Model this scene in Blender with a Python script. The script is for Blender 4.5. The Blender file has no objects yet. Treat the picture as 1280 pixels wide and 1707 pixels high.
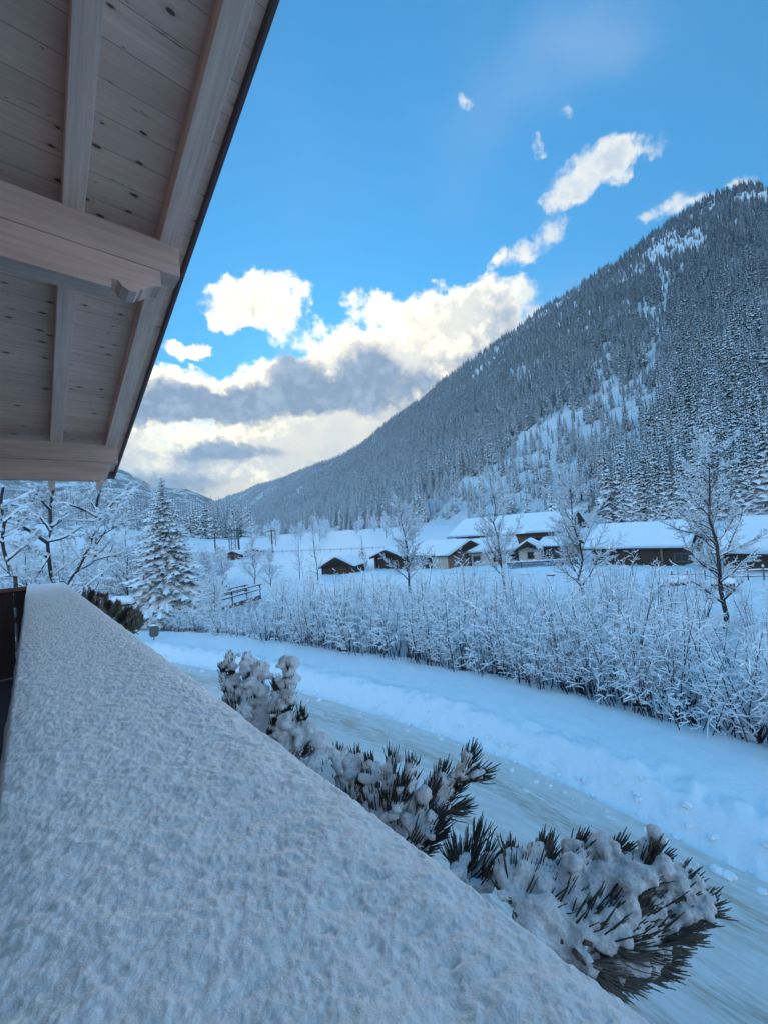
import bpy, math, random
import numpy as np
from mathutils import Matrix, Vector
S = bpy.context.scene
COL = S.collection
# ------------------------------------------------------------------ camera
F_PX, PW, PH = 661.0, 1280.0, 1707.0
R3 = np.array([[0.9968841734, 0.0788793054, 0.0], [0.0035714976, -0.0451369266, -0.9989744252], [-0.0787984087, 0.9958617941, -0.0452780050]])
CAM = np.array([0.0, 0.0, 6.5])
cd = bpy.data.cameras.new('camera'); cam = bpy.data.objects.new('camera', cd); COL.objects.link(cam)
cd.sensor_fit = 'VERTICAL'; cd.sensor_height = 36.0; cd.lens = 36.0 * F_PX / PH
cd.clip_start = 0.03; cd.clip_end = 60000
M4 = Matrix([list(R3[i]) + [CAM[i]] for i in range(3)] + [[0, 0, 0, 1]]); cam.matrix_world = M4
S.camera = cam
# ------------------------------------------------------------------ light
SUN_AZ, SUN_EL = -6.2, 12.5
sd = bpy.data.lights.new('sun', 'SUN'); sun = bpy.data.objects.new('sun', sd); COL.objects.link(sun)
sd.energy = 0.5; sd.angle = math.radians(10); sd.color = (1.0, 0.86, 0.68)
_a, _e = math.radians(SUN_AZ), math.radians(SUN_EL)
SUN_DIR = Vector((math.sin(_a) * math.cos(_e), math.cos(_a) * math.cos(_e), math.sin(_e)))
sun.rotation_euler = SUN_DIR.to_track_quat('Z', 'Y').to_euler()
S.view_settings.view_transform = 'Standard'; S.view_settings.look = 'None'
S.view_settings.exposure = 1.5; S.view_settings.gamma = 1.0
S.cycles.max_bounces = 8; S.cycles.diffuse_bounces = 4; S.cycles.sample_clamp_indirect = 6

def ray(px, py):
    v = np.array([px - PW / 2, -(py - PH / 2), -F_PX]); return R3 @ (v / np.linalg.norm(v))
def at(px, py, z=0.0):
    d = ray(px, py); return CAM + d * ((z - CAM[2]) / d[2])
def dep(px, py, dist):
    d = ray(px, py); return CAM + d * dist / math.hypot(d[0], d[1])
def proj(P):
    v = (np.asarray(P) - CAM) @ R3; w = -v[..., 2]
    return PW / 2 + F_PX * v[..., 0] / w, PH / 2 - F_PX * v[..., 1] / w, w
def azel(px, py):
    d = ray(px, py); return math.atan2(d[0], d[1]), math.asin(d[2])
TH = math.radians(41.7806)
CT, ST = math.cos(TH), math.sin(TH)
def glob(c, s, z):
    return np.array([c * CT - s * ST, c * ST + s * CT, z]) + CAM
def on_c(px, py, c):
    d = ray(px, py); dc = d[0] * CT + d[1] * ST; ds = -d[0] * ST + d[1] * CT; t = c / dc
    return np.array([c, ds * t, d[2] * t])

# ------------------------------------------------------------------ node helpers
class NT:
    def __init__(s, tree): s.t = tree; s.n = tree.nodes; s.l = tree.links
    def node(s, typ, **kw):
        n = s.n.new(typ)
        for k, v in kw.items(): setattr(n, k, v)
        return n
    def put(s, inp, v):
        if isinstance(v, bpy.types.NodeSocket): s.l.new(v, inp)
        else: inp.default_value = v
    def math(s, op, a, b=0.0, c=0.0, clamp=False):
        n = s.node('ShaderNodeMath', operation=op, use_clamp=clamp)
        s.put(n.inputs[0], a); s.put(n.inputs[1], b); s.put(n.inputs[2], c); return n.outputs[0]
    def vmath(s, op, a, b=(0, 0, 0), sc=None):
        n = s.node('ShaderNodeVectorMath', operation=op); s.put(n.inputs[0], a); s.put(n.inputs[1], b)
        if sc is not None: s.put(n.inputs['Scale'], sc)
        return n.outputs['Value'] if op in ('DOT_PRODUCT', 'LENGTH') else n.outputs[0]
    def ramp(s, v, a, b, lo=0.0, hi=1.0, smooth=True):
        n = s.node('ShaderNodeMapRange', interpolation_type='SMOOTHSTEP' if smooth else 'LINEAR')
        s.put(n.inputs[0], v); s.put(n.inputs[1], a); s.put(n.inputs[2], b); s.put(n.inputs[3], lo); s.put(n.inputs[4], hi); return n.outputs[0]
    def noise(s, vec, scale, detail=4.0, rough=0.5, col=False):
        n = s.node('ShaderNodeTexNoise'); s.put(n.inputs['Vector'], vec); s.put(n.inputs['Scale'], scale)
        s.put(n.inputs['Detail'], detail); s.put(n.inputs['Roughness'], rough); return n.outputs['Color' if col else 'Fac']
    def mix(s, f, a, b, blend='MIX'):
        n = s.node('ShaderNodeMix', data_type='RGBA', blend_type=blend); s.put(n.inputs[0], f)
        s.put(n.inputs[6], a if isinstance(a, bpy.types.NodeSocket) else (*a, 1)); s.put(n.inputs[7], b if isinstance(b, bpy.types.NodeSocket) else (*b, 1)); return n.outputs[2]
    def scale(s, vec, v):
        n = s.node('ShaderNodeMapping'); s.put(n.inputs[0], vec); n.inputs['Scale'].default_value = v; return n.outputs[0]
    def bump(s, h, strength, dist):
        n = s.node('ShaderNodeBump'); s.put(n.inputs['Height'], h); n.inputs['Strength'].default_value = strength; n.inputs['Distance'].default_value = dist; return n.outputs[0]

# ------------------------------------------------------------------ world
wd = bpy.data.worlds.new('World'); S.world = wd; wd.use_nodes = True
T = NT(wd.node_tree); T.n.clear()
wo = T.node('ShaderNodeOutputWorld'); bg = T.node('ShaderNodeBackground')
SKY_STRENGTH = 0.1
sky = T.node('ShaderNodeTexSky', sky_type='NISHITA', sun_disc=False)
sky.sun_elevation = math.radians(SUN_EL); sky.sun_rotation = math.radians(SUN_AZ)
sky.altitude = 1000; sky.air_density = 1.0; sky.dust_density = 0.3; sky.ozone_density = 3.0
tc = T.node('ShaderNodeTexCoord').outputs['Generated']
dirv = T.vmath('NORMALIZE', tc)
sep = T.node('ShaderNodeSeparateXYZ'); T.put(sep.inputs[0], dirv)
az = T.math('ARCTAN2', sep.outputs[0], sep.outputs[1]); el = T.math('ARCSINE', sep.outputs[2])
comb = T.node('ShaderNodeCombineXYZ'); T.put(comb.inputs[0], az); T.put(comb.inputs[1], el)
P0 = comb.outputs[0]
wn = T.noise(T.vmath('SCALE', dirv, sc=1.0), 9.0, 5.0, 0.6, col=True)
P1 = T.vmath('ADD', P0, T.vmath('SCALE', T.vmath('SUBTRACT', wn, (0.5, 0.5, 0.5)), sc=0.10))
wn2 = T.noise(dirv, 34.0, 5.0, 0.65, col=True)
P2 = T.vmath('ADD', P1, T.vmath('SCALE', T.vmath('SUBTRACT', wn2, (0.5, 0.5, 0.5)), sc=0.035))
# a cloud lump: (px, py, rx, ry, tilt in degrees, weight) measured on the photograph and turned into azimuth / elevation
LIT = [(388, 500, 62, 44, 0, 1), (455, 492, 70, 50, 0, 1), (482, 540, 52, 42, 0, .9), (372, 532, 34, 22, 0, .8), (305, 583, 62, 18, 0, 1), (345, 580, 30, 12, 0, .7),
       (985, 283, 92, 50, 25, 1.1), (1030, 268, 46, 36, 20, .9), (950, 322, 40, 26, 10, .55), (925, 372, 34, 30, 0, .6), (866, 414, 58, 28, 15, 1.0), (1085, 236, 40, 30, 20, .5),
       (780, 172, 24, 26, 0, .55), (952, 190, 26, 20, 0, .55), (900, 250, 24, 22, 0, .55), (1112, 340, 60, 30, 25, .75), (1170, 335, 60, 16, 22, .7), (1226, 300, 44, 17, 5, 1.1),
       (640, 512, 84, 34, -5, 1), (745, 515, 78, 54, 0, 1.1), (815, 500, 80, 52, 20, .9), (712, 560, 80, 60, 0, .9), (590, 590, 100, 58, 5, 1.1), (655, 600, 80, 60, 0, 1),
       (420, 668, 230, 62, 3, 1.4), (570, 655, 150, 70, 3, 1.3), (700, 640, 150, 80, 20, 1.2), (290, 650, 110, 40, 3, 1.0), (840, 560, 110, 90, 25, .9),
       (460, 620, 60, 40, 0, .9), (400, 760, 330, 40, 0, 1.9), (330, 820, 330, 46, 0, 1.9), (600, 745, 160, 60, 15, 1.7), (100, 700, 250, 90, 0, 1.2), (540, 728, 150, 40, 0, 1.5)]
DARK = [(410, 672, 200, 46, 3, 1.15), (565, 655, 115, 50, 3, 1.0), (622, 608, 60, 36, 0, .8), (285, 672, 90, 34, 3, .8), (375, 757, 110, 22, -2, 1.1), (280, 800, 130, 30, 0, .9),
        (700, 640, 110, 50, 25, .7), (840, 570, 100, 70, 30, .55), (485, 600, 60, 40, 0, .7), (1000, 312, 60, 26, 20, .25), (440, 548, 60, 22, 0, .25)]
def lumps(vec, items):
    acc = None
    for (px, py, rx, ry, rot, w) in items:
        a0, e0 = azel(px, py); a1, e1 = azel(px + 10, py); a2, e2 = azel(px, py - 10)
        mp = T.node('ShaderNodeMapping', vector_type='TEXTURE'); T.put(mp.inputs[0], vec)
        mp.inputs['Location'].default_value = (a0, e0, 0)
        mp.inputs['Rotation'].default_value = (0, 0, math.radians(rot) + math.atan2(e1 - e0, a1 - a0))
        mp.inputs['Scale'].default_value = (rx * math.hypot(a1 - a0, e1 - e0) / 10 * 1.16, ry * math.hypot(a2 - a0, e2 - e0) / 10 * 1.16, 1)
        g = T.node('ShaderNodeTexGradient', gradient_type='SPHERICAL'); T.put(g.inputs[0], mp.outputs[0])
        v = T.math('MULTIPLY', g.outputs['Fac'], w)
        acc = v if acc is None else T.math('ADD', acc, v)
    return acc
fb = T.noise(dirv, 16.0, 8.0, 0.6)
fine = T.noise(dirv, 55.0, 6.0, 0.6)
dl = lumps(P2, LIT)
dens = T.math('ADD', dl, T.math('MULTIPLY', T.math('SUBTRACT', fb, 0.5), 2.1))
dens = T.math('ADD', dens, T.math('MULTIPLY', T.math('SUBTRACT', fine, 0.5), 0.6))
alpha = T.ramp(T.math('MULTIPLY', dens, T.ramp(dl, 0.02, 0.3)), 0.18, 0.86)
dark = T.ramp(T.math('ADD', lumps(P2, DARK), T.math('MULTIPLY', T.math('SUBTRACT', fb, 0.5), 1.6)), 0.10, 0.72)
# glow of the hidden sun through thin cloud
sv = T.vmath('DOT_PRODUCT', dirv, tuple(SUN_DIR))
near = T.ramp(sv, 0.80, 0.995)
skyc = T.mix(1.0, sky.outputs[0], (0.24, 0.97, 1.12), 'MULTIPLY')
veil = T.math('MULTIPLY', T.noise(dirv, 2.2, 5.0, 0.55), T.ramp(el, 0.1, 1.3, 0.35, 0.55))
skyc = T.vmath('SCALE', skyc, sc=T.ramp(el, 0.15, 0.95, 0.76, 1.0))
skyc = T.mix(T.ramp(veil, 0.2, 0.5, 0.0, 0.22), skyc, (1.5, 2.3, 3.5))
cirr = T.math('MULTIPLY', lumps(P1, [(850, 160, 230, 120, 20, 1), (1010, 60, 150, 80, 0, .7), (760, 330, 120, 90, 10, .6), (900, 560, 160, 120, 30, 1.2)]), T.noise(dirv, 5.0, 6.0, .6))
skyc = T.mix(T.ramp(cirr, .02, .75, 0, .34), skyc, (1.5, 2.1, 3.1))
lit_c = T.mix(near, (3.8, 3.8, 3.5), (10.5, 8.8, 5.2))
core = T.ramp(T.math('ADD', dens, T.math('MULTIPLY', T.math('SUBTRACT', fine, 0.5), 1.2)), 0.55, 1.6, 0.0, 0.8)
lit_c = T.mix(core, lit_c, T.mix(near, (2.2, 2.5, 2.9), (3.3, 3.1, 2.8)))
lit_c = T.mix(T.ramp(fb, 0.40, 0.62, 0.30, 0.0), lit_c, (2.3, 2.7, 3.2))
dark_c = T.mix(near, (0.66, 1.0, 1.6), (1.0, 1.3, 1.75))
dark_c = T.mix(T.ramp(T.math('ADD', T.math('MULTIPLY', fb, .6), T.math('MULTIPLY', fine, .4)), .44, .64), dark_c, (1.7, 2.0, 2.5))
cl = T.mix(dark, lit_c, dark_c)
hz = T.math('MULTIPLY', T.ramp(el, 0.24, 0.0), T.ramp(sv, 0.55, 0.97))
skyc = T.mix(T.math('MULTIPLY', hz, 0.75), skyc, (10.5, 8.9, 5.6))
final = T.mix(alpha, skyc, cl)
# added fill light: the unseen sky behind and overhead brightened, partly in cloud shapes
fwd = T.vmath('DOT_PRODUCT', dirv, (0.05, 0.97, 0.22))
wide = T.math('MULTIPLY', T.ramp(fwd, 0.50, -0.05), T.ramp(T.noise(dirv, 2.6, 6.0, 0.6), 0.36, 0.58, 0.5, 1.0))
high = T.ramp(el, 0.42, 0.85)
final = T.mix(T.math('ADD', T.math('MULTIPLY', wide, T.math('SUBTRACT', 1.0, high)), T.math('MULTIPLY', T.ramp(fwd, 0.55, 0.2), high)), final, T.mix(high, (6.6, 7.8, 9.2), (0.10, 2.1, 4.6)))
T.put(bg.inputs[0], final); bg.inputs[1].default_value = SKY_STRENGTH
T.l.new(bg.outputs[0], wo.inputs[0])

# ------------------------------------------------------------------ mesh helpers
def set_props(o, label=None, cat=None, group=None, kind=None):
    for k, v in (('label', label), ('category', cat), ('group', group), ('kind', kind)):
        if v: o[k] = v
    return o
def mesh(name, V, faces, mat=None, parent=None, smooth=False):
    """faces: list of (m,k) integer arrays"""
    me = bpy.data.meshes.new(name); V = np.asarray(V, dtype=np.float32)
    faces = [np.asarray(f, dtype=np.int32) for f in faces if len(f)]
    me.vertices.add(len(V)); me.vertices.foreach_set('co', V.ravel())
    tot = np.concatenate([np.full(len(f), f.shape[1], np.int32) for f in faces]); idx = np.concatenate([f.ravel() for f in faces])
    me.loops.add(len(idx)); me.loops.foreach_set('vertex_index', idx)
    me.polygons.add(len(tot)); me.polygons.foreach_set('loop_start', np.concatenate([[0], np.cumsum(tot)[:-1]]).astype(np.int32)); me.polygons.foreach_set('loop_total', tot)
    me.polygons.foreach_set('use_smooth', np.full(len(tot), bool(smooth)))
    me.update(calc_edges=True); me.validate()
    if mat: me.materials.append(mat)
    o = bpy.data.objects.new(name, me); COL.objects.link(o)
    if parent: o.parent = parent
    return o
class MB:
    def __init__(s): s.V = []; s.Q = []; s.Tr = []; s.n = 0
    def add(s, V, Q=None, Tr=None):
        V = np.asarray(V, float); s.V.append(V)
        if Q is not None and len(Q): s.Q.append(np.asarray(Q) + s.n)
        if Tr is not None and len(Tr): s.Tr.append(np.asarray(Tr) + s.n)
        s.n += len(V)
    def box(s, lo, hi, M=None):
        x0, y0, z0 = lo; x1, y1, z1 = hi
        V = np.array([(x0, y0, z0), (x1, y0, z0), (x1, y1, z0), (x0, y1, z0), (x0, y0, z1), (x1, y0, z1), (x1, y1, z1), (x0, y1, z1)], float)
        if M is not None: V = np.array([M(v) for v in V])
        s.add(V, [(0, 3, 2, 1), (4, 5, 6, 7), (0, 1, 5, 4), (1, 2, 6, 5), (2, 3, 7, 6), (3, 0, 4, 7)])
    def prism(s, poly, a, b, M):
        """closed polygon poly [(u,v)], extruded between a and b; M maps (u,v,w) to a point"""
        n = len(poly); V = [M((u, v, a)) for u, v in poly] + [M((u, v, b)) for u, v in poly]
        Q = [(i, (i + 1) % n, n + (i + 1) % n, n + i) for i in range(n)]
        cu = np.mean(poly, axis=0); V += [M((cu[0], cu[1], a)), M((cu[0], cu[1], b))]
        Tr = [((i + 1) % n, i, 2 * n) for i in range(n)] + [(n + i, n + (i + 1) % n, 2 * n + 1) for i in range(n)]
        s.add(V, Q, Tr)
    def tube(s, P, r, k=4, cap=True):
        P = np.asarray(P, float); n = len(P); r = np.broadcast_to(np.asarray(r, float), (n,))
        d = np.gradient(P, axis=0); d /= np.linalg.norm(d, axis=1, keepdims=True) + 1e-12
        ref = np.array([0.0, 0, 1.0]) if abs(d[0][2]) < .9 else np.array([1.0, 0, 0])
        a = np.cross(d, ref); a /= np.linalg.norm(a, axis=1, keepdims=True) + 1e-9; b = np.cross(d, a)
        th = np.arange(k) * 2 * math.pi / k
        V = P[:, None] + r[:, None, None] * (np.cos(th)[None, :, None] * a[:, None] + np.sin(th)[None, :, None] * b[:, None])
        i = np.arange(n - 1)[:, None]; j = np.arange(k)[None]; j2 = (j + 1) % k
        Q = np.stack([i * k + j, i * k + j2, (i + 1) * k + j2, (i + 1) * k + j], -1).reshape(-1, 4)
        V = V.reshape(-1, 3); Tr = None
        if cap:
            V = np.vstack([V, P[-1] + d[-1] * r[-1], P[0]]); e = len(V) - 2; jj = np.arange(k)
            Tr = np.concatenate([np.stack([(n - 1) * k + jj, (n - 1) * k + (jj + 1) % k, np.full(k, e)], -1), np.stack([(jj + 1) % k, jj, np.full(k, e + 1)], -1)])
        s.add(V, Q, Tr)
    def build(s, name, mat=None, parent=None, smooth=False):
        fs = []
        if s.Q: fs.append(np.concatenate(s.Q))
        if s.Tr: fs.append(np.concatenate(s.Tr))
        return mesh(name, np.concatenate(s.V), fs, mat, parent, smooth)
def empty(name, loc=(0, 0, 0), rz=0.0, **kw):
    o = bpy.data.objects.new(name, None); COL.objects.link(o); o.location = tuple(loc); o.rotation_euler = (0, 0, rz); o.empty_display_size = .2
    return set_props(o, **kw)
def dup(root, loc, rz=0.0, sc=1.0, **kw):
    r = root.copy(); COL.objects.link(r); r.location = tuple(loc); r.rotation_euler = (0, 0, rz); r.scale = (sc, sc, sc) if np.isscalar(sc) else sc
    set_props(r, **kw)
    for ch in list(root.children):
        c = ch.copy(); COL.objects.link(c); c.parent = r
    return r

# numpy value noise
_rs = np.random.RandomState(7); _PT = _rs.rand(256, 256)
def vnoise(x, y):
    xi = np.floor(x).astype(int); yi = np.floor(y).astype(int); fx = x - xi; fy = y - yi
    fx = fx * fx * fx * (fx * (fx * 6 - 15) + 10); fy = fy * fy * fy * (fy * (fy * 6 - 15) + 10)
    a = _PT[xi & 255, yi & 255]; b = _PT[(xi + 1) & 255, yi & 255]; c = _PT[xi & 255, (yi + 1) & 255]; d = _PT[(xi + 1) & 255, (yi + 1) & 255]
    return a + (b - a) * fx + (c - a) * fy + (a - b - c + d) * fx * fy
def fbm(x, y, oct=5, gain=.5):
    t = 0; amp = 1; tot = 0
    for i in range(oct):
        t = t + amp * vnoise(x * 2 ** i + i * 17.3, y * 2 ** i + i * 9.7); tot += amp; amp *= gain
    return t / tot
def sstep(a, b, x):
    t = np.clip((x - a) / (b - a), 0, 1); return t * t * (3 - 2 * t)

# ------------------------------------------------------------------ materials
MATS = {}
def newmat(name):
    m = bpy.data.materials.new(name); m.use_nodes = True; t = NT(m.node_tree); p = m.node_tree.nodes['Principled BSDF']; MATS[name] = m
    return m, t, p
def coords(t, kind='Object'): return t.node('ShaderNodeTexCoord').outputs[kind]
SNOW = (0.80, 0.85, 0.89)
def mat_snow(name, grain, strength, big=1.0, col=SNOW, rough=.7):
    m, t, p = newmat(name); c = coords(t)
    n1 = t.noise(c, grain, 6.0, .65); n2 = t.noise(c, big, 4.0, .5)
    h = t.math('ADD', t.math('MULTIPLY', n1, .4), n2)
    t.put(p.inputs['Base Color'], t.mix(t.ramp(n1, .3, .7), tuple(.93 * x for x in col), col))
    p.inputs['Roughness'].default_value = rough; p.inputs['Specular IOR Level'].default_value = .2
    t.put(p.inputs['Normal'], t.bump(h, strength, 1.0 / big * .25)); return m
M_SNOW = mat_snow('snow_on_things', 18, .25, 2.5)
def mat_plain(name, col, rough=.6, var=.3, sc=6.0, stretch=(1, 1, 1), bump=.2):
    m, t, p = newmat(name); c = t.scale(coords(t), stretch); n = t.noise(c, sc, 5.0, .6)
    t.put(p.inputs['Base Color'], t.mix(n, tuple(x * (1 - var) for x in col), tuple(min(1, x * (1 + var)) for x in col)))
    p.inputs['Roughness'].default_value = rough; t.put(p.inputs['Normal'], t.bump(n, bump, .02)); return m
def mat_frosted(name, col, lo, hi, nsc, snow=SNOW, amp=.6, rnd=0):
    """bark, needles or rock that carries snow wherever it faces the sky"""
    m, t, p = newmat(name); g = t.node('ShaderNodeNewGeometry'); sp = t.node('ShaderNodeSeparateXYZ'); t.put(sp.inputs[0], g.outputs['Normal'])
    c = coords(t); n = t.noise(c, nsc, 4.0, .6)
    v = t.math('ADD', sp.outputs[2], t.math('MULTIPLY', t.math('SUBTRACT', n, .5), amp * 2))
    if rnd:
        oi = t.node('ShaderNodeObjectInfo').outputs['Random']; v = t.math('ADD', v, t.math('MULTIPLY', t.math('SUBTRACT', oi, .55), rnd))
    f = t.ramp(v, lo, hi)
    t.put(p.inputs['Base Color'], t.mix(f, t.mix(n, tuple(.6 * x for x in col), tuple(1.3 * x for x in col)), snow))
    p.inputs['Roughness'].default_value = .8; p.inputs['Specular IOR Level'].default_value = .15; return m
M_NEEDLE = mat_frosted('snowy_conifer_needles', (.055, .065, .068), -.82, .12, 2.4, amp=.9, rnd=.85)
M_TRUNK = mat_frosted('conifer_bark', (.06, .045, .04), .5, .9, 4)
M_BARK = mat_frosted('snow_dusted_bark', (.055, .045, .047), .12, .62, 9, amp=.9)
M_STEM = mat_frosted('shrub_stem_bark', (.06, .035, .04), .3, .7, 12, amp=.6)
M_DARKWOOD = mat_plain('dark_timber', (.05, .032, .024), .8, .4, 5, (8, 8, .6))
M_BROWNWOOD = mat_plain('weathered_brown_timber', (.16, .11, .08), .8, .35, 5, (6, 6, .6))
M_GREYWOOD = mat_plain('grey_timber', (.10, .09, .09), .8, .35, 6, (.6, .6, 6))
M_PLASTER = mat_plain('pale_plaster', (.44, .42, .38), .9, .08, 3)
M_GLASS, _t, _p = newmat('window_glass'); _p.inputs['Base Color'].default_value = (.02, .025, .03, 1); _p.inputs['Roughness'].default_value = .08
M_METAL = mat_plain('grey_metal', (.15, .16, .17), .5, .2, 10)
M_RED = mat_plain('faded_red_canvas', (.35, .14, .13), .8, .2, 10)

# ------------------------------------------------------------------ ground
ROAD = np.array([(24, -12), (14, -2), (8.6, 4.0), (6.0, 6.95), (2.9, 10.9), (-1.4, 14.7), (-4.4, 17.0), (-8.8, 20.2), (-14.5, 23.6), (-22, 27.2), (-34, 31.5), (-60, 38)], float)
def resample(P, step):
    out = []
    for i in range(len(P) - 1):
        p0 = P[max(i - 1, 0)]; p1 = P[i]; p2 = P[i + 1]; p3 = P[min(i + 2, len(P) - 1)]
        n = max(2, int(np.linalg.norm(p2 - p1) / step))
        for t in np.linspace(0, 1, n, endpoint=False):
            out.append(.5 * ((2 * p1) + (-p0 + p2) * t + (2 * p0 - 5 * p1 + 4 * p2 - p3) * t * t + (-p0 + 3 * p1 - 3 * p2 + p3) * t ** 3))
    out.append(P[-1]); return np.array(out)
RP = resample(ROAD, 0.4); RT = np.gradient(RP, axis=0); RT /= np.linalg.norm(RT, axis=1, keepdims=True); RN = np.stack([RT[:, 1], -RT[:, 0]], 1)  # right-hand normal
if RN[50] @ np.array([.7, .7]) < 0: RN = -RN
RL = np.concatenate([[0], np.cumsum(np.linalg.norm(np.diff(RP, axis=0), axis=1))])
def road_d(x, y):
    """signed distance beyond the far road edge (positive away from the chalet)"""
    Q = np.stack([np.ravel(x), np.ravel(y)], 1); out = np.empty(len(Q))
    far_ = np.hypot(Q[:, 0], Q[:, 1]) > 120; out[far_] = 60.0; idx = np.where(~far_)[0]
    for i in range(0, len(idx), 12000):
        ii = idx[i:i + 12000]; q = Q[ii]; dd = q[:, None] - RP[None]; k = np.argmin((dd ** 2).sum(-1), 1)
        v = q - RP[k]; near = (v * RN[k]).sum(1); out[ii] = np.where(np.abs(near) > 0.6 * np.linalg.norm(v, axis=1), near, np.sign(near) * np.linalg.norm(v, axis=1))
    return out.reshape(np.shape(x))
ZB_A = np.radians([-180, -60, -35, -24, -11, 5, 20, 36, 60, 120, 180]); ZB_V = np.array([3, 30, 22, 10, 9, 8, 3.5, .5, .5, 3, 3.0])
RW = 5.6
def ground_z(x, y):
    d = road_d(x, y); r = np.hypot(x, y); a = np.arctan2(x, y)
    n1 = fbm(x * .5, y * .5, 4) - .5; n2 = fbm(x * 2.6 + 9, y * 2.6, 4) - .5; n3 = fbm(x * 9, y * 9, 3) - .5
    face = sstep(.0 + .35 * n2, 1.05 + .5 * n2, d)
    z = np.where(d > 0, .48 * face + .07 * np.exp(-((d - 1.15) / .35) ** 2) * (1 + 2 * n2) + .12 * n2 * face * np.exp(-((d - .8) / .7) ** 2) * 2, 0)
    z += np.where(d > 0, .05 * n3 * np.exp(-((d - .7) / .7) ** 2) + .05 * n2 * face + .10 * n1 * face, 0)
    bw = 3.9 + 1.2 * n1
    z -= 1.9 * sstep(bw - .3, bw + 5, d) - 1.4 * sstep(14, 19.5, d)
    z += sstep(-RW + .1, -RW - .9, d) * (.45 + .5 * n2 + .2 * n1) + sstep(-RW - 1, -RW - 8, d) * .2
    z = np.where((d < 0) & (d > -RW), z * .2 - .05, z)
    z += .35 * n1 * sstep(18, 26, d)
    far = sstep(78, 330, r)
    z = z * (1 - far) + np.interp(a, ZB_A, ZB_V) * far
    z += -sstep(3000, 5500, r) * 40
    z += sstep(-28, -60, x) * sstep(14, 40, r) * sstep(-26, -44, np.degrees(a)) * 2.6
    return z
a_f = np.radians(np.concatenate([np.linspace(-52, 60, 450), np.linspace(61, 307, 60)]))
r_f = np.concatenate([[.01], np.geomspace(1.2, 90, 420), np.geomspace(92, 5500, 100)])
A, Rr = np.meshgrid(a_f, r_f); gx = Rr * np.sin(A); gy = Rr * np.cos(A); gz = ground_z(gx, gy)
nr, na = A.shape; I = np.arange(nr - 1)[:, None]; J = np.arange(na)[None]; J2 = (J + 1) % na
gq = np.stack([I * na + J, (I + 1) * na + J, (I + 1) * na + J2, I * na + J2], -1).reshape(-1, 4)
M_GSNOW, t_, p_ = newmat('snow_ground')
c_ = coords(t_); n_a = t_.noise(c_, 1.3, 6., .6); n_b = t_.noise(c_, 14, 5., .6)
t_.put(p_.inputs['Base Color'], t_.mix(n_b, (.68, .75, .80), (.76, .81, .85))); p_.inputs['Roughness'].default_value = .75; p_.inputs['Specular IOR Level'].default_value = .2
t_.put(p_.inputs['Normal'], t_.bump(t_.math('ADD', n_a, t_.math('MULTIPLY', n_b, .35)), .35, .12))
g = mesh('snow_ground', np.stack([gx, gy, gz], -1).reshape(-1, 3), [gq], M_GSNOW, smooth=True); set_props(g, kind='structure')
# road sheet
lat = np.linspace(-RW + .02, -.02, 46); m_ = len(lat)
rr_ = resample(ROAD, .25); tt = np.gradient(rr_, axis=0); tt /= np.linalg.norm(tt, axis=1, keepdims=True); nn = np.stack([tt[:, 1], -tt[:, 0]], 1)
if nn[60] @ np.array([.7, .7]) < 0: nn = -nn
lon = np.concatenate([[0], np.cumsum(np.linalg.norm(np.diff(rr_, axis=0), axis=1))])
X = rr_[:, 0:1] + nn[:, 0:1] * lat; Y = rr_[:, 1:2] + nn[:, 1:2] * lat
LA = np.broadcast_to(lat, X.shape); LO = np.broadcast_to(lon[:, None], X.shape)
ruts = sum(np.exp(-((LA - c) / .22) ** 2) for c in (-1.0, -2.5, -3.4, -4.8))
Z = .012 - .03 * ruts + .03 * (fbm(LO * .6, LA * 4, 4) - .5) + .02 * (fbm(LO * 3, LA * 9 + 50, 3) - .5) + .05 * sstep(-.35, 0, LA) + .05 * sstep(-RW + .4, -RW, LA)
n0, n1_ = X.shape; I = np.arange(n0 - 1)[:, None]; J = np.arange(n1_ - 1)[None]
rq = np.stack([I * n1_ + J, I * n1_ + J + 1, (I + 1) * n1_ + J + 1, (I + 1) * n1_ + J], -1).reshape(-1, 4)
M_ROAD, t_, p_ = newmat('packed_snow_road')
at_ = t_.node('ShaderNodeAttribute', attribute_name='road_uv').outputs['Vector']
s1 = t_.noise(t_.scale(at_, (.8, 6, 1)), 1.0, 7., .68); s2 = t_.noise(t_.scale(at_, (3.0, 20, 1)), 1.0, 6., .7); s3 = t_.noise(at_, 9, 5., .6)
sx = t_.node('ShaderNodeSeparateXYZ'); t_.put(sx.inputs[0], at_)
wob = t_.math('ADD', sx.outputs[1], t_.math('MULTIPLY', t_.math('SUBTRACT', t_.noise(t_.scale(at_, (.12, 0, 1)), 1., 2.), .5), .5))
def rut(c, w):
    d = t_.math('ABSOLUTE', t_.math('SUBTRACT', wob, c)); return t_.ramp(d, w, 0.0)
rt_ = t_.math('ADD', t_.math('ADD', rut(-1.0, .75), rut(-2.5, .5)), t_.math('ADD', rut(-3.5, .5), rut(-4.7, .45)))
grime = t_.math('MULTIPLY', t_.ramp(t_.math('ADD', t_.math('MULTIPLY', s1, .6), t_.math('MULTIPLY', s2, .5)), .42, .7), t_.math('ADD', .42, t_.math('MULTIPLY', rt_, .75)), clamp=True)
t_.put(p_.inputs['Base Color'], t_.mix(grime, t_.mix(s3, (.62, .60, .59), (.72, .70, .69)), (.40, .33, .27)))
p_.inputs['Roughness'].default_value = .6
t_.put(p_.inputs['Normal'], t_.bump(t_.math('ADD', s2, t_.math('MULTIPLY', s3, .3)), .4, .05))
rd = mesh('road', np.stack([X, Y, Z], -1).reshape(-1, 3), [rq], M_ROAD, smooth=True); set_props(rd, kind='structure')
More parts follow.
